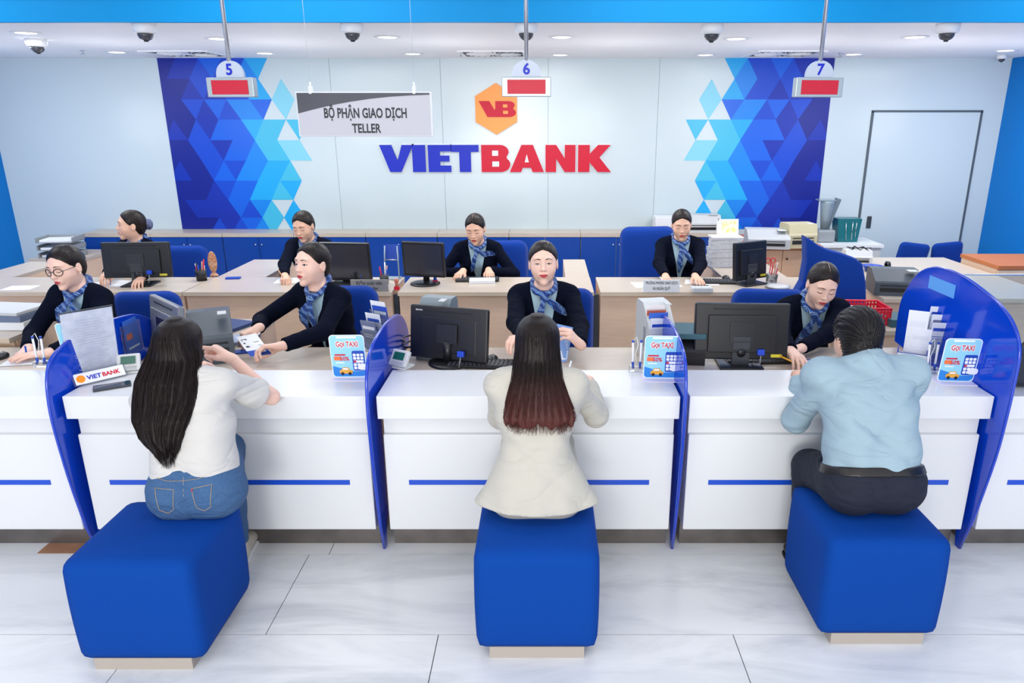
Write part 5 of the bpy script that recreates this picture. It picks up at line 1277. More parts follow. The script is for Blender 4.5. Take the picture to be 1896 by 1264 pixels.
# acrylic A-frame sign with paper and bank strip
c = P(187, 709, z=.801); t = thing('acrylic_sign_holder', 'tilted clear sign holder with printed sheet and bank name strip on left counter', 'sign holder', (c.x-.035, c.y+.045, .801), math.radians(48))
R = Matrix.Rotation(math.radians(8), 3, 'X'); Rb = Matrix.Rotation(math.radians(-34), 3, 'X')
part(t, 'holder', MB().box((0, .02, .170), (.215, .003, .34), R), clear)
part(t, 'sheet', MB().box((0, .0165, .172), (.208, .0012, .325), R), M('printed_sheet', (206, 212, 226), .5, rgb2=(188, 196, 214), scale=26))
m = MB()
for k in range(24): m.box(R@Vector((random.uniform(-.02, .02), -.0012, .165-k*.0125+.135))+Vector((0, .0165, .0)), (random.uniform(.09, .15), .0008, .0022), R)
part(t, 'print_lines', m, M('print_grey', (168, 174, 196), .6))
part(t, 'foot', MB().box((0, -.022, .030), (.22, .003, .062), Rb).box((0, .03, .0015), (.22, .05, .003)), clear)
part(t, 'top_edge', MB().box(R@Vector((0, 0, .17))+Vector((0, .02, .17)), (.217, .006, .004), R), dgrey)
ff = plane_fn(Vector((0, -.0250, .030)), (1, 0, 0), Rb@Vector((0, 0, 1)))
part(t, 'name_strip', MB().box((0, -.0242, .030), (.205, .002, .052), Rb), wht)
part(t, 'emblem', MB().prism([(-.078+.018*math.cos(a), .018*math.sin(a)) for a in [math.pi*2*k/20 for k in range(20)]], ff, 0, .001), so)
part(t, 'bank_name', text_mb('VIET', .020, lambda u, v, w: ff(u-.024, v-.010, w+.0006), .0006, bold=.03, width=.060), sb); part(t, 'bank_name', text_mb('BANK', .020, lambda u, v, w: ff(u+.046, v-.010, w+.0006), .0006, bold=.03, width=.074), sr)
# taxi promotion stands
LB = M('card_sky_blue', (150, 214, 240), .45); CB = M('card_blue', (40, 132, 220), .45); CW = M('card_white', (244, 248, 252), .45); CR = M('card_red', (206, 34, 60), .5); CO = M('card_orange', (240, 116, 60), .5); CY_ = M('card_taxi_yellow', (236, 170, 60), .5); CN = M('card_phone_blue', (26, 72, 180), .45)
def taxi_stand():
    t = thing('promotion_stand', 'x', 'leaflet stand', (0, 0, 0), 0, 'taxi promotion stands on the counters'); w2, h2 = .16, .215
    R = Matrix.Rotation(math.radians(7), 3, 'X'); F_ = plane_fn(Vector((0, -.004, .006)), (1, 0, 0), R@Vector((0, 0, 1)))
    part(t, 'board', MB().prism(rrect(w2, h2, .018, cx=0, cy=h2/2), F_, -.003, 0), CW)
    pr = part(t, 'print', MB().prism(rrect(w2-.006, h2-.006, .016, cx=0, cy=h2/2), F_, 0, .0004), LB)
    part(pr, 'banner', MB().prism([(-.045, .200), (.045, .200), (.045, .209), (-.045, .209)], F_, .0004, .0008), CW)
    m = MB(); m.slot(1).prism([(-.068, .006), (.06, .006), (.076, .02), (.076, .034), (.0, .03), (-.03, .045), (-.076, .06), (-.076, .016)], F_, .0004, .0008)
    part(pr, 'wave', m, [CW, CB]); m = MB()
    m.slot(2).prism([(-.062, .112), (-.012, .112), (-.012, .120), (-.062, .120)], F_, .0005, .001)
    m.slot(3).prism([(-.066, .088), (-.034, .088), (-.034, .108), (-.066, .108)], F_, .0005, .001)
    m.slot(0).prism([(-.060, .074), (-.02, .074), (-.02, .079), (-.060, .079)], F_, .0005, .001)
    part(pr, 'offer_lines', m, [CW, CB, CR, CO])
    part(pr, 'title', text_mb('Gọi TAXI', .026, lambda u, v, w: F_(u, v+.158, w), .0009, bold=.10, width=.106), CW)
    part(pr, 'title', text_mb('Gọi TAXI', .026, lambda u, v, w: F_(u, v+.158, w+.0006), .0011, bold=.02, width=.100), CR)
    part(pr, 'discount', text_mb('50%', .020, lambda u, v, w: F_(u-.018, v+.087, w), .0012, bold=.03, width=.042), CR)
    m = MB(); m.slot(0).prism(rrect(.056, .100, .007, cx=.046, cy=.086), F_, .0004, .003)
    m.slot(1)
    for i in range(3):
        for j in range(5):
            if j != 2: m.prism(rrect(.0135, .0135, .003, 3, cx=.029+i*.0168, cy=.050+j*.0166), F_, .003, .0036)
    m.prism(rrect(.046, .012, .004, 3, cx=.046, cy=.083), F_, .003, .0036); m.slot(0).prism(rrect(.048, .013, .003, 3, cx=.046, cy=.128), F_, .003, .0036)
    m.slot(2).prism(rrect(.013, .010, .003, 3, cx=.029, cy=.083), F_, .0036, .0042)
    part(t, 'phone_picture', m, [CN, CW, CR])
    part(t, 'speech_bubble', MB().prism(rrect(.044, .030, .012, cx=.066, cy=.056), F_, .003, .006), CW)
    m = MB(); m.slot(0).prism([(-.045, .022), (.010, .020), (.014, .034), (.0, .040), (-.006, .052), (-.03, .052), (-.038, .040), (-.047, .036)], F_, .0008, .003)
    m.slot(1).prism([(-.005, .041), (-.009, .049), (-.028, .049), (-.034, .041)], F_, .003, .0034)
    for u in (-.034, .0): m.slot(2).prism([(u+.0075*math.cos(a), .021+.0075*math.sin(a)) for a in [math.pi*2*k/14 for k in range(14)]], F_, .003, .004)
    part(t, 'taxi_picture', m, [CY_, CW, blk])
    part(t, 'foot', MB().b2((-.085, -.045, 0), (.085, .05, .004), bev=.001), M('foot_white_acrylic', (232, 226, 244), .2)); return t
ts = taxi_stand(); first = True
for x, y, rz, lab in ((650, 700, 2, 'light blue Gọi TAXI stand left of the divider between the first two customers'), (1222, 702, -3, 'light blue Gọi TAXI stand right of the cream jacket customer'), (1766, 708, -4, 'light blue Gọi TAXI stand before the tall divider'), (106, 682, 4, 'light blue Gọi TAXI stand half hidden by the leftmost divider')):
    p = P(x, y, z=.8)
    if x == 106: p = Vector((DX[0]-.145, p.y+.06, .8))
    if first: ts.location = (p.x, p.y, .8005); ts.rotation_euler = (0, 0, math.radians(rz)); ts['label'] = lab; first = False
    else: dup(ts, (p.x, p.y, .8005), math.radians(rz), lab)
# pen stands: two corded white pens upright in a clear block
def penstand(lab, x, y):
    p = P(x, y, z=.8); t = thing('pen_stand', lab, 'pen holder', (p.x, p.y, .8005), 0, 'corded counter pen stands')
    part(t, 'block', MB().b2((-.034, -.018, 0), (.034, .018, .028), bev=.002), clear)
    for s in (-1, 1):
        q = part(t, 'pen', MB().tube([(s*.017, 0, .012), (s*.020, .004, .145)], .0052, 10), wht)
        part(q, 'cap', MB().tube([(s*.0165, -.001, .0125), (s*.018, .001, .045)], .0062, 10), CN); part(q, 'end_cap', MB().tube([(s*.0198, .004, .142), (s*.020, .004, .152)], .0062, 10), CN)
    part(t, 'cord', MB().tube([(-.02, 0, .15), (-.004, .004, .168), (.006, .006, .13), (-.006, .008, .08), (.004, .01, .02)], .0018, 6), wht)
penstand('clear pen stand with two corded pens left of the stand beside the cream jacket customer', 1178, 686); S_l = penstand('pen stand with corded pens at the foot of the tall divider', 1722, 690)
penstand('pen stand with corded pens at the far left counter', 78, 678)
# counter rate displays with green screens
def lcd(lab, x, y, rz, z=.8):
    p = P(x, y, z=z); t = thing('display_terminal', lab, 'display', (p.x, p.y, z+.0005), math.radians(rz), 'small green screen terminals')
    R = Matrix.Rotation(math.radians(-35), 3, 'X'); part(t, 'casing', MB().box((0, 0, .052), (.10, .022, .082), R, bev=.005), lgrey)
    part(t, 'screen', MB().box(Vector((0, 0, .058))+R@Vector((0, -.0115, .002)), (.062, .002, .038), R), M('lcd_green', (26, 92, 74), .2)); part(t, 'foot', MB().b2((-.04, -.02, 0), (.04, .06, .012), bev=.004), lgrey)
    m = MB()
    for k in range(3): m.box(Vector((0, 0, .052))+R@Vector((.0, -.0125, -.024-.006*k)), (.07, .001, .002), R)
    part(t, 'grille', m, grey)
lcd('grey terminal with green screen right of the second divider', 742, 682, -28); lcd('pale terminal with green screen behind the long haired customer', 242, 690, 20)
# brochure racks in clear acrylic with standing leaflets
lf = [M('leaflet_%d' % i, c, .5) for i, c in enumerate([(240, 243, 247), (40, 80, 190), (232, 236, 242), (120, 130, 160), (240, 240, 236), (190, 96, 74), (60, 110, 210)])]
def rack(lab, x, y, rz, n, side, tiers=3, z=.8, Y=None):
    p = P(x, y, z=z) if Y is None else P(x, y, Y=Y); t = thing('leaflet_rack', lab, 'leaflet rack', (p.x, p.y, z+.0005), math.radians(rz), 'clear leaflet racks')
    m = MB(); R = Matrix.Rotation(math.radians(14), 3, 'X')
    for k in range(tiers):
        y0 = k*.045; h = .10+.05*k; m.box((0, y0+.012*h*10*.1, .012+h/2), (.115, .0022, h), R)
        for s in (-1, 1): m.b2((s*.0575-.001, y0, .004), (s*.0575+.001, y0+.045, .08+.05*k))
    m.b2((-.0585, -.004, 0), (.0585, tiers*.045, .004)); part(t, 'rack', m, clear)
    return t, p
def leaflet(lab, loc, rz, w_=.10, h_=.21, mi=0, band=1, lean=10, group=None):
    R = Matrix.Rotation(math.radians(lean), 3, 'X'); t = thing('leaflet', lab, 'leaflet', loc, rz, group)
    part(t, 'sheet', MB().box(R@Vector((0, 0, h_/2)), (w_, .0018, h_), R), lf[mi]); 
    part(t, 'print', MB().box(R@Vector((0, -.0012, h_*.78)), (w_*.8, .0006, h_*.10), R).box(R@Vector((-.01, -.0012, h_*.55)), (w_*.6, .0006, h_*.02), R).box(R@Vector((0, -.0012, h_*.48)), (w_*.7, .0006, h_*.02), R), lf[band]); return t
racks = [('clear rack of leaflets left of the second divider', 688, 652, -30, [(0, .0, 3, 0), (.045, .03, 0, 1), (.09, .06, 1, 0), (.09, .085, 0, 1)]),
         ('clear rack of leaflets behind the stand beside the cream jacket customer', 1218, 655, 8, [(.0, .02, 0, 1), (.045, .04, 6, 0), (.06, .05, 5, 0), (.09, .07, 0, 3)]),
         ('clear rack of leaflets in front of the tall divider', 1735, 668, -12, [(0, .03, 2, 1), (.045, .06, 0, 3), (.09, .09, 0, 1)])]
cnt = ['front', 'second', 'third', 'back']; where = ['the rack left of the second divider', 'the rack near the cream jacket customer', 'the rack before the tall divider']
for ri, (lab, x, y, rz, lst) in enumerate(racks):
    t, p = rack(lab, x, y, rz, 4, 1); r = math.radians(rz)
    for i, (dy, dz, mi, b) in enumerate(lst):
        o = Vector((p.x, p.y, .805+dz))+Matrix.Rotation(r, 3, 'Z')@Vector((random.uniform(-.006, .006), dy+.012, 0))
        leaflet('%s leaflet, %s in %s' % (['white', 'blue', 'pale', 'grey', 'cream', 'brown', 'bright blue'][mi], cnt[i], where[ri]), o, r, mi=mi, band=b, h_=.17, group='leaflets in the clear racks')
# bank leaflet box at the tall divider
p = P(1690, 688, z=.76); t = thing('leaflet_box', 'blue leaflet box with bank name label beside the man at the tall divider', 'leaflet box', (p.x, p.y+.03, .751), math.radians(-28))
part(t, 'box', MB().b2((-.068, -.025, 0), (.068, -.02, .10)).b2((-.068, -.02, 0), (-.063, .03, .12)).b2((.063, -.02, 0), (.068, .03, .12)).b2((-.068, -.02, 0), (.068, .03, .005)), CN)
ff = plane_fn(Vector((0, -.0255, .066)), (1, 0, 0), (0, 0, 1)); part(t, 'name_strip', MB().b2((-.066, -.0262, .042), (.066, -.025, .098)), wht)
ff = plane_fn(Vector((0, -.0264, .062)), (1, 0, 0), (0, 0, 1))
part(t, 'emblem', MB().prism([(-.050+.012*math.cos(a), .008+.012*math.sin(a)) for a in [math.pi*2*k/16 for k in range(16)]], ff, 0, .001), so)
part(t, 'bank_name', text_mb('VIET', .018, lambda u, v, w: ff(u-.016, v, w), .0006, bold=.03, width=.042), sb); part(t, 'bank_name', text_mb('BANK', .018, lambda u, v, w: ff(u+.034, v, w), .0006, bold=.03, width=.050), sr)
for i, (dx, dz, hh_) in enumerate(((.0, .02, .25), (.02, .02, .16))):
    leaflet(['tall white leaflet in the blue box by the man', 'short white leaflet in the blue box by the man'][i], Vector((p.x+.01+dx, p.y+.045-.012*i, .76)), math.radians(-28), h_=hh_+.06, w_=.09, mi=0, band=2, lean=6, group='leaflets in the blue box')
# brochure pocket on the inside of the leftmost divider
p = P(233, 616, Y=3.56); t = thing('divider_pocket', 'clear pocket with blue brochure hanging on the leftmost divider', 'brochure pocket', (DX[0]+.012, 3.50, .865))
part(t, 'pocket', MB().b2((0, -.08, -.06), (.012, .08, .10)), clear); part(t, 'brochure', MB().b2((.003, -.06, -.05), (.006, .06, .12)).slot(1).b2((.0061, -.05, .02), (.0068, .0, .05)).slot(2).b2((.0061, -.045, -.03), (.0068, .05, -.02)), [lf[6], CO, wht])
# name plates in the second row
def plate(lab, lines, x, y, w_, h_, mat, rz=0, Y=None, z=.75):
    p = P(x, y, z=z); t = thing('name_plate', lab, 'name plate', (p.x, p.y, z), rz); part(t, 'plate', MB().b2((-w_/2, -.003, 0), (w_/2, .003, h_), bev=.001).b2((-w_/2, .003, 0), (w_/2, .05, .003)), mat)
    for i, (tx, hh_, ww_) in enumerate(lines): part(t, 'lettering', text_mb(tx, hh_, plane_fn((0, -.0034, h_-.012-hh_-i*h_*.44), (1, 0, 0), (0, 0, 1)), .0005, bold=.015, width=ww_), txd)
plate('metal name plate reading Kiểm soát viên Controller, behind the leaflet teller', [('Kiểm soát viên', .026, .19), ('Controller', .024, .13)], 685, 540, .275, .092, M('brushed_plate', (186, 182, 172), .35, metal=.5))
plate('white name plate reading TRƯỞNG PHÒNG GIAO DỊCH VÀ NGÂN QUỸ', [('TRƯỞNG PHÒNG GIAO DỊCH', .020, .235), ('VÀ NGÂN QUỸ', .022, .13)], 1224, 541, .268, .094, wht)
# paper sheets and files lying about
def sheet(lab, x, y, z, w_, h_, rz, mat=paper, th=.0016, group=None, name='paper_sheet', cat='paper'):
    p = P(x, y, z=z); return single(name, MB().b2((-w_/2, -h_/2, 0), (w_/2, h_/2, th)), mat, lab, cat, (p.x, p.y, z+.0006), math.radians(rz), group)
sheet('white paper sheet at the left end of the second row desk', 38, 533, .75, .21, .15, 5)
sheet('paper the laughing woman is writing on', 212, 524, .75, .30, .2, -18); sheet('papers before the woman bowing with a pencil', 548, 519, .75, .3, .2, 6)
sheet('thick pile of papers under the name plate woman, second row typist side', 893, 519, .766, .21, .12, 4, th=.02) if False else None
sheet('stack of white papers in front of the typing woman', 893, 522, .75, .20, .12, 4, th=.022, name='paper_stack')
sheet('papers spread around the cash office name plate', 1215, 527, .75, .36, .19, 6); sheet('paper under the hand of the woman at the cash desk', 1300, 523, .75, .26, .16, -14)
sheet('white slip the teller with glasses is writing on', 38, 671, .751, .16, .10, 12); sheet('white form under the hands of the man', 1560, 694, .8, .32, .17, 6)
sheet('second white form under the wrist of the man', 1535, 712, .8, .24, .10, -8)
sheet('grey notebook beside the leaflet teller, under her pen', 440, 632, .751, .22, .16, 10, M('notebook_grey', (168, 178, 206), .6), .018, name='notebook', cat='notebook')
sheet('blue folder edge under the notebook of the leaflet teller', 445, 652, .751, .19, .06, 14, CN, .006, name='folder', cat='folder')
sheet('small blue cloth pad on the second row desk', 432, 516, .75, .11, .05, 8, navy if False else CN, .012, name='desk_pad', cat='pad')
# leaflets held in hands
def held(lab, quad, mats, strips=()):
    """a thin folded leaflet given by its four corners"""
    a, b, c, d = [Vector(q) for q in quad]; n = (b-a).cross(d-a).normalized()*.0012
    ce = (a+b+c+d)/4; t = thing('leaflet', lab, 'leaflet', ce); m = MB(); m.add([a, b, c, d, a+n, b+n, c+n, d+n], [[3, 2, 1, 0], [4, 5, 6, 7], [0, 1, 5, 4], [1, 2, 6, 5], [2, 3, 7, 6], [3, 0, 4, 7]]); part(t, 'sheet', m, mats[0], world=True)
    bl = lambda u, v, k: a+(b-a)*u+(d-a)*v+(c-b-(d-a))*u*v+n*k
    m = MB()
    for (u0, v0, u1, v1, s_) in strips:
        m.slot(s_).add([bl(u0, v0, 1.3), bl(u1, v0, 1.3), bl(u1, v1, 1.3), bl(u0, v1, 1.3), bl(u0, v0, -.3), bl(u1, v0, -.3), bl(u1, v1, -.3), bl(u0, v1, -.3)], [[0, 1, 2, 3], [7, 6, 5, 4], [0, 4, 5, 1], [1, 5, 6, 2], [2, 6, 7, 3], [3, 7, 4, 0]])
    if strips: part(t, 'print', m, list(mats[1:]), world=True)
held('white and blue leaflet held out by the teller at counter 5', (P(464, 660, z=.79), P(503, 655, z=.80), P(474, 617, z=.87), P(437, 624, z=.86)), (paper, CN, dgrey), [(0.0, 0, 1, .26, 0), (.12, .42, .38, .50, 1), (.12, .60, .38, .67, 1), (.12, .76, .38, .83, 1), (.5, .45, .85, .47, 1), (.5, .62, .85, .64, 1)])
held('pale blue leaflet held upright by the smiling middle teller', (P(1040, 671, Y=3.50), P(1050, 668, Y=3.50), P(1061, 606, Y=3.60), P(1026, 598, Y=3.60)), (M('leaflet_periwinkle', (128, 168, 232), .5), paper, CW), [(.1, .06, .9, .30, 1)]+[(.14, .36+k*.052, .86, .375+k*.052, 0) for k in range(11)])
held('navy leaflet with white panel on the desk before the bowing teller', (P(1500, 687, z=.757), P(1532, 686, z=.757), P(1516, 664, z=.757), P(1490, 666, z=.757)), (CN, paper, dgrey), [(.05, .5, .6, .9, 0)])
held('white card leaning beside the navy leaflet before the bowing teller', (P(1520, 683, z=.760), P(1544, 680, z=.760), P(1524, 664, z=.764), P(1504, 668, z=.764)), (paper, dgrey), [(.2, .6, .5, .75, 0)])
# pens and pencils in hands
def pen(lab, J, side, col=wht, L=.145, up=(0, 0, 1), name='pen', dirn=None):
    h = J['hands'][side]; a = (h['tips'][0]+h['thumb'])/2; u = Vector(dirn).normalized() if dirn else ((h['knuckle'][0]-a).normalized()+Vector(up)).normalized()
    tip = a-u*.035; e = tip+u*L; t = thing(name, lab, 'pen' if name == 'pen' else 'pencil', tip)
    part(t, 'barrel', MB().tube([tip+u*.012, e], .0045, 8), col, world=True); part(t, 'tip', MB().tube([tip, tip+u*.012], [.0008, .0042], 8), dgrey, world=True)
pen('dark pen in the hand of the teller with glasses', S['t1'], 1, CN); pen('white pen held by the teller with the leaflet at counter 5', S['t2'], 1, wht, dirn=(.6, .3, .55))
pen('brown pencil of the woman bowing in the second row', S['s2'], 1, M('pencil_wood', (206, 150, 110), .5), .19, name='pencil', dirn=(-.45, .1, .8)); pen('white pen of the woman at the cash office desk', S['s4'], 1, wht, dirn=(-.6, .2, .7))
pen('white pen held by the customer in the cream jacket', S['c2'], 1, wht, dirn=(.3, .5, .8)); pen('yellow pencil held over the form at the rightmost counter', S['t4'], 1, M('pencil_yellow', (236, 176, 40), .4), .175, name='pencil', dirn=(-.85, .3, .35))
pen('pen of the laughing woman', S['s1'], 1, CN)
# cups with pens
def cup(lab, x, y, z, r, h, mat, n, cols_, seed, ph=.13):
    p = P(x, y, z=z); t = thing('pen_cup', lab, 'pen cup', (p.x, p.y, z+.0005), 0, 'pen cups in the second row')
    part(t, 'cup', MB().lathe([(r*.92, 0), (r, h), (r*.92, h), (r*.86, .004), (.0001, .004)], n=20), mat); rn = random.Random(seed)
    for k in range(n):
        a = rn.uniform(0, 6.28); q = Vector((r*.4*math.cos(a), r*.4*math.sin(a), .006)); e = Vector((r*.8*math.cos(a+.5), r*.8*math.sin(a+.5), ph+rn.uniform(-.02, .04)))
        pn = tag(part(None, 'pen', MB().tube([q, e], .0048, 8), cols_[k % len(cols_)]), '%s pen, number %s round the rim, in the %s' % (['red', 'white', 'wooden', 'blue', 'dark'][k % 5], ['one', 'two', 'three', 'four', 'five', 'six', 'seven', 'eight'][k], lab.split(',')[0]), 'pen', 'pens standing in cups'); pn.location = (p.x, p.y, z+.0005)
pc = [redp, wht, M('pencil_wood', (206, 150, 110), .5), CN, blk]
cup('black pen cup, left of the wooden ornament', 374, 519, .75, .042, .085, blk, 7, pc, 2)
cup('clear pen cup, right of the turned monitor', 1428, 524, .75, .045, .07, clear, 6, pc, 5)
cup('small black pen cup, behind the controller plate', 712, 525, .75, .035, .07, dgrey, 4, pc, 9)
# wooden ornament
p = P(397, 511, z=.75); t = thing('wooden_ornament', 'carved wooden oval ornament on a small foot beside the pen cup', 'ornament', (p.x, p.y, .7505), .3)
wd = M('carved_wood', (176, 104, 62), .5, bump=.6, scale=60, rgb2=(206, 170, 140)); part(t, 'foot', MB().lathe([(.035, 0), (.03, .012), (.012, .03), (.0001, .03)], n=18), wd); part(t, 'oval', MB().ball((0, 0, .115), (.034, .014, .088), 20), wd)
# machines: printers, counters, fax
def printer(lab, x, y, z, w_, d_, h_, body, rz=0, kind='printer', cat='printer', tray=True, slot=True, px_z=None, taper=.15, Yc=None):
    p = P(x, y, z=z)
    if Yc: p = Vector((W(x, Yc, z+h_*.7), Yc, z))
    t = thing(kind, lab, cat, (p.x, p.y, z+.0005), math.radians(rz))
    m = MB(); prof = [(-d_/2, 0), (d_/2, 0), (d_/2, h_*.92), (d_/2-.02, h_), (-d_/2+d_*taper+.03, h_), (-d_/2+.008, h_*.62), (-d_/2, h_*.55)]
    m.prism(prof, lambda u, v, k: Vector((k, u, v)), -w_/2, w_/2); part(t, 'body', m, body)
    if slot: part(t, 'paper_slot', MB().b2((-w_*.38, -d_/2-.003, h_*.18), (w_*.38, -d_/2+.004, h_*.34)).b2((-w_*.38, -d_/2-.003, h_*.42), (w_*.38, -d_/2+.004, h_*.46)), blk)
    if tray: part(t, 'paper_tray', MB().box((0, d_*.25, h_+.05), (w_*.7, .006, .14), (.5, 0, 0)), dgrey); part(t, 'sheets', MB().box((0, d_*.24, h_+.062), (w_*.6, .004, .13), (.5, 0, 0)), paper)
    part(t, 'button_panel', MB().b2((w_*.22, -d_*.30, h_), (w_*.42, -d_*.05, h_+.004)), lgrey); return t
printer('dark grey passbook printer with curved lid behind counter 5', 388, 598, .75, .21, .24, .25, M('dark_slate_plastic', (76, 84, 92), .4), 24, taper=.5, tray=False, Yc=3.58)
printer('grey banknote counting machine behind the tilted monitor', 808, 582, .75, .17, .2, .31, M('machine_grey', (128, 140, 146), .4), -14, 'counting_machine', 'counting machine', tray=False, Yc=3.64, taper=.4)
printer('light grey upright passbook printer behind the rack at counter 6', 1214, 640, .75, .14, .24, .30, lgrey, 10, tray=False, taper=.4, Yc=3.60)
printer('black document box with yellow label between counters 6 and 7', 1272, 640, .75, .17, .24, .13, blk, -6, 'document_box', 'box', tray=False, Yc=3.58)
pp_ = Vector((W(1272, 3.58, .84), 3.58, .75)); single('folder', MB().b2((-.085, -.11, 0), (.085, .11, .03), bev=.004), M('teal_folder', (46, 92, 104), .5), 'teal grey folder lying on the black document box', 'folder', (pp_.x, pp_.y, .8855), -.1)
printer('large light grey office printer on the back cabinet, left of the right mural', 1290, 428, .82, .46, .26, .18, lgrey, 0, tray=False)
pp_ = P(1250, 428, z=.82); single('paper_box', MB().b2((-.13, -.1, 0), (.13, .1, .16), bev=.004), wht, 'white box behind the head of the cash office woman', 'box', (pp_.x-.1, 7.67, .8205))
printer('pale grey fax machine with curled paper on the oak cabinet', 1418, 456, .82, .38, .32, .16, M('fax_grey', (176, 180, 184), .45), -8, 'fax_machine', 'fax machine', tray=False, taper=.4)
printer('beige cash binding machine right of the fax machine', 1475, 456, .82, .27, .24, .22, M('machine_beige', (190, 182, 150), .5), 6, 'binding_machine', 'machine', tray=False, taper=.0)
printer('dark slate printer on the side desk behind the tall divider', 1656, 548, .75, .32, .26, .17, M('dark_slate_plastic', (76, 84, 92), .4), -10, tray=False, taper=.45, Yc=5.10)
printer('white router box with tangled cables beside the large blue chair', 1585, 487, .75, .22, .16, .12, lgrey, -8, 'router_box', 'router', tray=False, taper=0)
p = P(1585, 487, z=.75); part(bpy.data.objects['router_box'], 'cables', MB().tube([(-.08+.01*i+.03*math.sin(i*2.1), .05*math.cos(i*1.7), .135+.012*math.sin(i*3.3)) for i in range(17)], .004, 6), blk)
# grey paper trays at the far left
p = P(112, 476, z=.67); t = thing('paper_tray_stack', 'stack of grey letter trays with papers on the low oak cabinet', 'paper tray', (p.x, p.y+.05, .6705), .1)
for k in range(3):
    z = k*.075; tr_ = part(t, 'tray', MB().b2((-.17, -.12, z), (.17, .12, z+.006)).b2((-.17, -.12, z), (-.164, .12, z+.05)).b2((.164, -.12, z), (.17, .12, z+.05)).b2((-.17, .114, z), (.17, .12, z+.05)), grey)
    part(tr_, 'papers', MB().box((.0, 0, z+.018), (.29, .20, .02), (0, 0, .08*(k-1))), paper)
# paper stack, calendar and small machines right of the cash office desk
p = P(1345, 497, z=.75); hz = .7505
fl_ = ['bottom', 'second', 'third', 'fourth', 'fifth', 'sixth', 'top']
for k in range(7):
    th = [.05, .035, .045, .03, .045, .035, .02][k]; o = thing('document_file', '%s bundle of the paper pile beside the cash office monitor' % fl_[k], 'document bundle', (p.x+random.uniform(-.01, .01), p.y+.12, hz), random.uniform(-.12, .12), 'pile of document bundles')
    part(o, 'sheets', MB().b2((-.13, -.09, .001), (.13, .09, th-.004)), M('aged_paper', (214, 216, 222), .8, var=.15, scale=60)); part(o, 'cover', MB().b2((-.133, -.092, th-.004), (.133, .092, th-.001)), [paper, lgrey][k % 2]); hz += th
p2 = Vector((p.x+.02, p.y+.14, hz)); t = thing('desk_calendar', 'flower picture desk calendar standing on the paper pile', 'calendar', (p2.x, p2.y, hz+.0005), .1)
part(t, 'board', MB().box((0, 0, .07), (.19, .004, .14), (-.15, 0, 0)), wht); part(t, 'picture', MB().box((0.01, -.0035, .075), (.13, .002, .10), (-.15, 0, 0)), M('flower_picture', (236, 226, 120), .5, rgb2=(240, 240, 236), scale=30)); part(t, 'ring', MB().tube([(-.09, .0, .13), (-.09, -.015, .14), (-.09, -.01, .15)], .003, 6), dgrey)
p = P(1300, 541, z=.75); t = thing('desk_calculator', 'grey desk calculator in front of the cash office woman', 'calculator', (p.x, p.y+.03, .7505), 0); part(t, 'body', MB().b2((-.075, -.05, 0), (.075, .05, .035), bev=.006), lgrey); part(t, 'screen', MB().b2((-.06, .015, .035), (.06, .04, .038)), dgrey); m = MB()
for i in range(6):
    for j in range(3): m.box((-.055+i*.022, -.036+j*.018, .037), (.016, .013, .006))
part(t, 'keys', m, wht)
p = P(1445, 533, z=.75); single('round_dish', MB().lathe([(.03, 0), (.085, .010), (.092, .016), (.06, .02), (.0001, .026)], n=32), M('pale_plastic_dish', (210, 212, 210), .35), 'pale round plastic lid at the right end of the second row desk', 'dish', (p.x-.02, p.y, .7505))
single('red_scissors', MB().tube([(0, 0, .0), (.005, 0, .12)], .004, 6).tube([(.02+.018*math.cos(a), 0, .14+.022*math.sin(a)) for a in [k*.42 for k in range(15)]], .004, 6, closed=True).tube([(-.02+.018*math.cos(a), 0, .14+.022*math.sin(a)) for a in [k*.42 for k in range(15)]], .004, 6, closed=True), redp, 'red handled scissors standing behind the clear pen cup', 'scissors', tuple(P(1424, 512, z=.76)[:2])+(.7505,))
# stamps and trays by the pen stand between the monitors
def stamp(lab, x, y, mat, mat2=blk, s=1.0, z=.75):
    p = P(x, y, z=z); t = thing('rubber_stamp', lab, 'stamp', (p.x, p.y, z+.0005), 0, 'rubber stamps on the second row desk'); part(t, 'handle', MB().lathe([(.012*s, .022), (.009*s, .04), (.014*s, .062), (.012*s, .08), (.0001, .084)], n=14), mat); part(t, 'base', MB().b2((-.016*s, -.012*s, 0), (.016*s, .012*s, .0225)), mat2)
stamp('red base stamp left of the round monitor foot', 806, 524, CN, redp, 1.3); stamp('blue stamp behind the controller plate', 670, 524, CN); stamp('dark stamp beside the controller plate', 655, 526, blk, dgrey); stamp('red stamp right of the controller plate', 735, 536, M('amber_handle', (190, 110, 90), .3), redp, 1.2)
p = P(1352-20, 530, z=.75)
t = thing('document_stand', 'blue and clear document stand left of the round footed monitor', 'document stand', tuple(P(726, 516, z=.75)[:2])+(.7505,), -.1)
part(t, 'base', MB().b2((-.07, -.05, 0), (.07, .05, .01), bev=.003), chrome)
for s in (-1, 1): part(t, 'post', MB().tube([(s*.06, 0, .01), (s*.05, .02, .26)], .006, 8), M('acrylic_tint', (150, 170, 190), .2, metal=.2))
part(t, 'panel', MB().box((0, .03, .21), (.13, .004, .12), (-.15, 0, 0)), CN); part(t, 'crossbar', MB().tube([(-.055, .02, .15), (.055, .02, .15)], .005, 8), chrome)
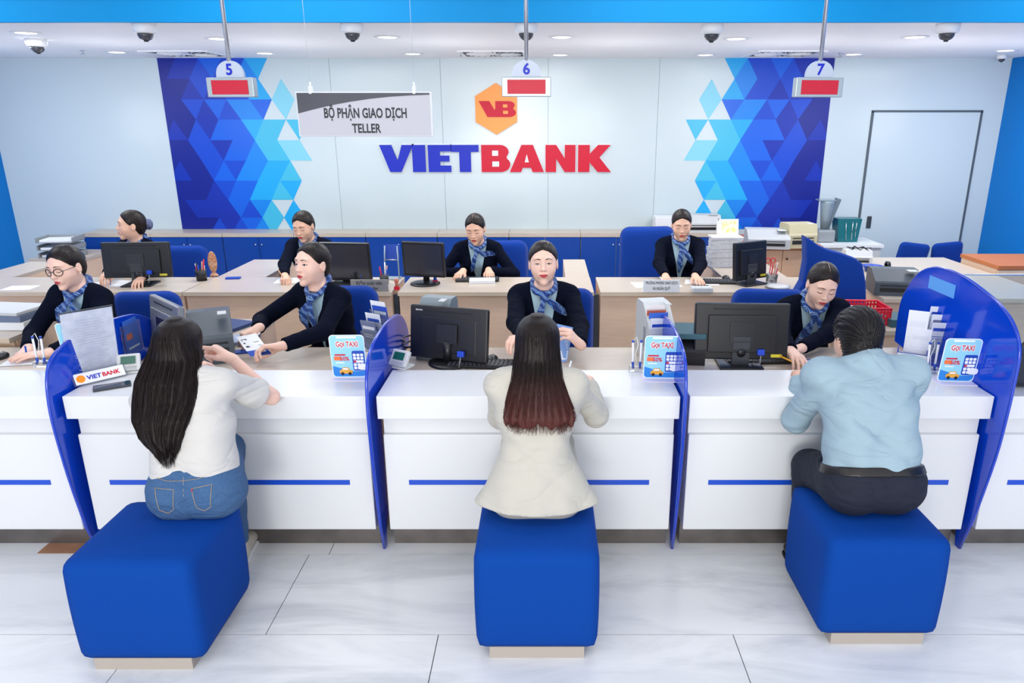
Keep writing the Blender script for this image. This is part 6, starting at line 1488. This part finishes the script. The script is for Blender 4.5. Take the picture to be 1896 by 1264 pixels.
# red basket
p = P(1594, 600, z=.70); t = thing('plastic_basket', 'red plastic basket with papers behind the rightmost teller', 'basket', (p.x+.02, p.y+.08, .7005), -.05)
m = MB(); bw, bd, bh = .15, .11, .11
for k in range(15):
    u = -bw+2*bw*k/14
    for s in (-1, 1): m.box((u, s*bd, bh/2), (.010, .005, bh))
for k in range(11):
    v = -bd+2*bd*k/10
    for s in (-1, 1): m.box((s*bw, v, bh/2), (.005, .010, bh))
for z in (.01, .045, .08): m.b2((-bw, -bd-.003, z), (bw, -bd+.003, z+.012)).b2((-bw, bd-.003, z), (bw, bd+.003, z+.012)).b2((-bw-.003, -bd, z), (-bw+.003, bd, z+.012)).b2((bw-.003, -bd, z), (bw+.003, bd, z+.012))
m.b2((-bw, -bd, 0), (bw, bd, .005)); part(t, 'weave', m, redp); part(t, 'rim', MB().tube([(-bw, -bd, bh), (bw, -bd, bh), (bw, bd, bh), (-bw, bd, bh)], .007, 8, closed=True), redp)
single('paper_sheet', MB().box((0, 0, .05), (.22, .15, .012), (.15, .1, .2)), paper, 'white papers lying inside the red basket', 'paper', (p.x+.0, p.y+.08, .72))
p = Vector((2.28, 4.44, .70)); single('folder', MB().box((0, 0, .026), (.2, .2, .05), (0, 0, .1), bev=.004), M('teal_folder', (46, 92, 104), .5), 'dark teal folder right of the red basket', 'folder', (p.x, p.y, .7005))
# blue basin
p = P(1615, 502, z=.75); single('blue_basin', MB().lathe([(.055, 0), (.08, .045), (.086, .047), (.078, .043), (.055, .008), (.0001, .008)], n=28).slot(1).lathe([(.0001, .030), (.068, .030)], n=28), [CN, M('moss_filling', (96, 96, 70), .9)], 'round blue basin with mossy filling behind the dark slate printer', 'basin', (p.x, p.y, .7505))
single('tape_dispenser', MB().lathe([(.035, -.012), (.035, .012), (.02, .012), (.02, -.012)], c=(0, 0, .05), n=20, R=Matrix.Rotation(math.pi/2, 3, 'Y')).b2((-.014, -.05, 0), (.014, .05, .03)), blk, 'black tape dispenser beside the blue basin', 'tape dispenser', tuple(P(1642, 500, z=.76)[:2])+(.7505,))
# clear juicer-like cash bander and green crate in the back corner
p = P(1527, 450, z=.82)
t = thing('shelf_cabinet', 'low white stand in the back corner right of the mural', 'stand', (P(1560, 455, Y=7.4).x, 7.4, 0)); part(t, 'top', MB().b2((-.30, -.2, .72), (.34, .3, .75)), wht); part(t, 'body', MB().b2((-.28, -.18, 0), (.32, .28, .7195)), lgrey)
bx = P(1524, 450, Y=7.4).x; t = thing('clear_mixer', 'clear plastic jars on a grey motor base in the back corner', 'mixer', (bx, 7.4, .7505), 0)
part(t, 'motor_base', MB().b2((-.09, -.08, 0), (.09, .08, .13), bev=.02), grey); part(t, 'jar', MB().lathe([(.045, .13), (.07, .40), (.072, .42)], n=24), M('tinted_plastic', (176, 196, 204), .15, trans=.5)); part(t, 'chute', MB().box((.06, 0, .30), (.05, .05, .30), (0, .3, 0)), M('tinted_grey_plastic', (112, 124, 132), .2)); part(t, 'lid', MB().box((-.02, 0, .43), (.17, .12, .012)), M('tinted_plastic', (176, 196, 204), .15, trans=.5))
bx = P(1564, 440, Y=7.45).x; t = thing('green_crate', 'green tinted bin with hanging hooks left of the white door', 'bin', (bx, 7.45, .7505), 0)
part(t, 'bin', MB().prism([(-.10, 0), (.10, 0), (.125, .24), (-.125, .24)], lambda u, v, k: Vector((u, k, v)), -.08, .08), M('teal_plastic', (20, 104, 112), .3)); part(t, 'rods', MB().tube([(-.04, -.085, .20), (-.02, -.085, .02)], .004, 6).tube([(.03, -.085, .21), (.035, -.085, .02)], .004, 6).tube([(.07, -.085, .21), (.07, -.085, .05)], .004, 6), chrome)
# folders at the left edge, printer tray on the desks
p = P(8, 612, z=.79); hz = .7905
for k, (c_, lb) in enumerate(((wht, 'white box file at the bottom of the pile at the left edge'), (M('folder_grey', (110, 124, 150), .5), 'grey blue folder in the middle of the pile at the left edge'), (lgrey, 'thin pale folder on top of the pile at the left edge'))):
    th = (.05, .04, .02)[k]; single('box_file', MB().b2((-.16, -.12, 0), (.16, .12, th-.001), bev=.003), c_, lb, 'folder', (p.x-.04, p.y+.12, hz), -.06*k, 'folders at the left edge'); hz += th
# navy folder and white phone-like boxes near the passbook printer
sheet('navy folder right of the dark passbook printer', 425, 606, .751, .20, .22, -20, M('navy_folder', (34, 60, 112), .5), .02, name='folder', cat='folder')
p = P(395, 640, z=.751); single('cable_bundle', MB().tube([(.10*math.cos(i*.9)*(1-i*.012), .07*math.sin(i*.9), .01+.0035*i) for i in range(30)], .006, 7), blk, 'bundle of thick black cables beside the monitor at counter 5', 'cables', (p.x, p.y, .752))
p = P(765, 655, z=.751); single('cable_bundle', MB().tube([(.05*math.cos(i*.8)*(1+.2*math.sin(i)), .09*math.sin(i*.8), .008+.004*i) for i in range(22)], .005, 7), blk, 'tangle of black cables right of the second divider', 'cables', (p.x, p.y, .752))
p = P(1300, 660, z=.751); single('cable_bundle', MB().tube([(-.06+.02*i+.03*math.sin(i*1.9), .05*math.cos(i*1.5), .008+.01*abs(math.sin(i))) for i in range(11)], .004, 7), blk, 'black cables on the desk left of the large monitor', 'cables', (p.x, p.y, .752))
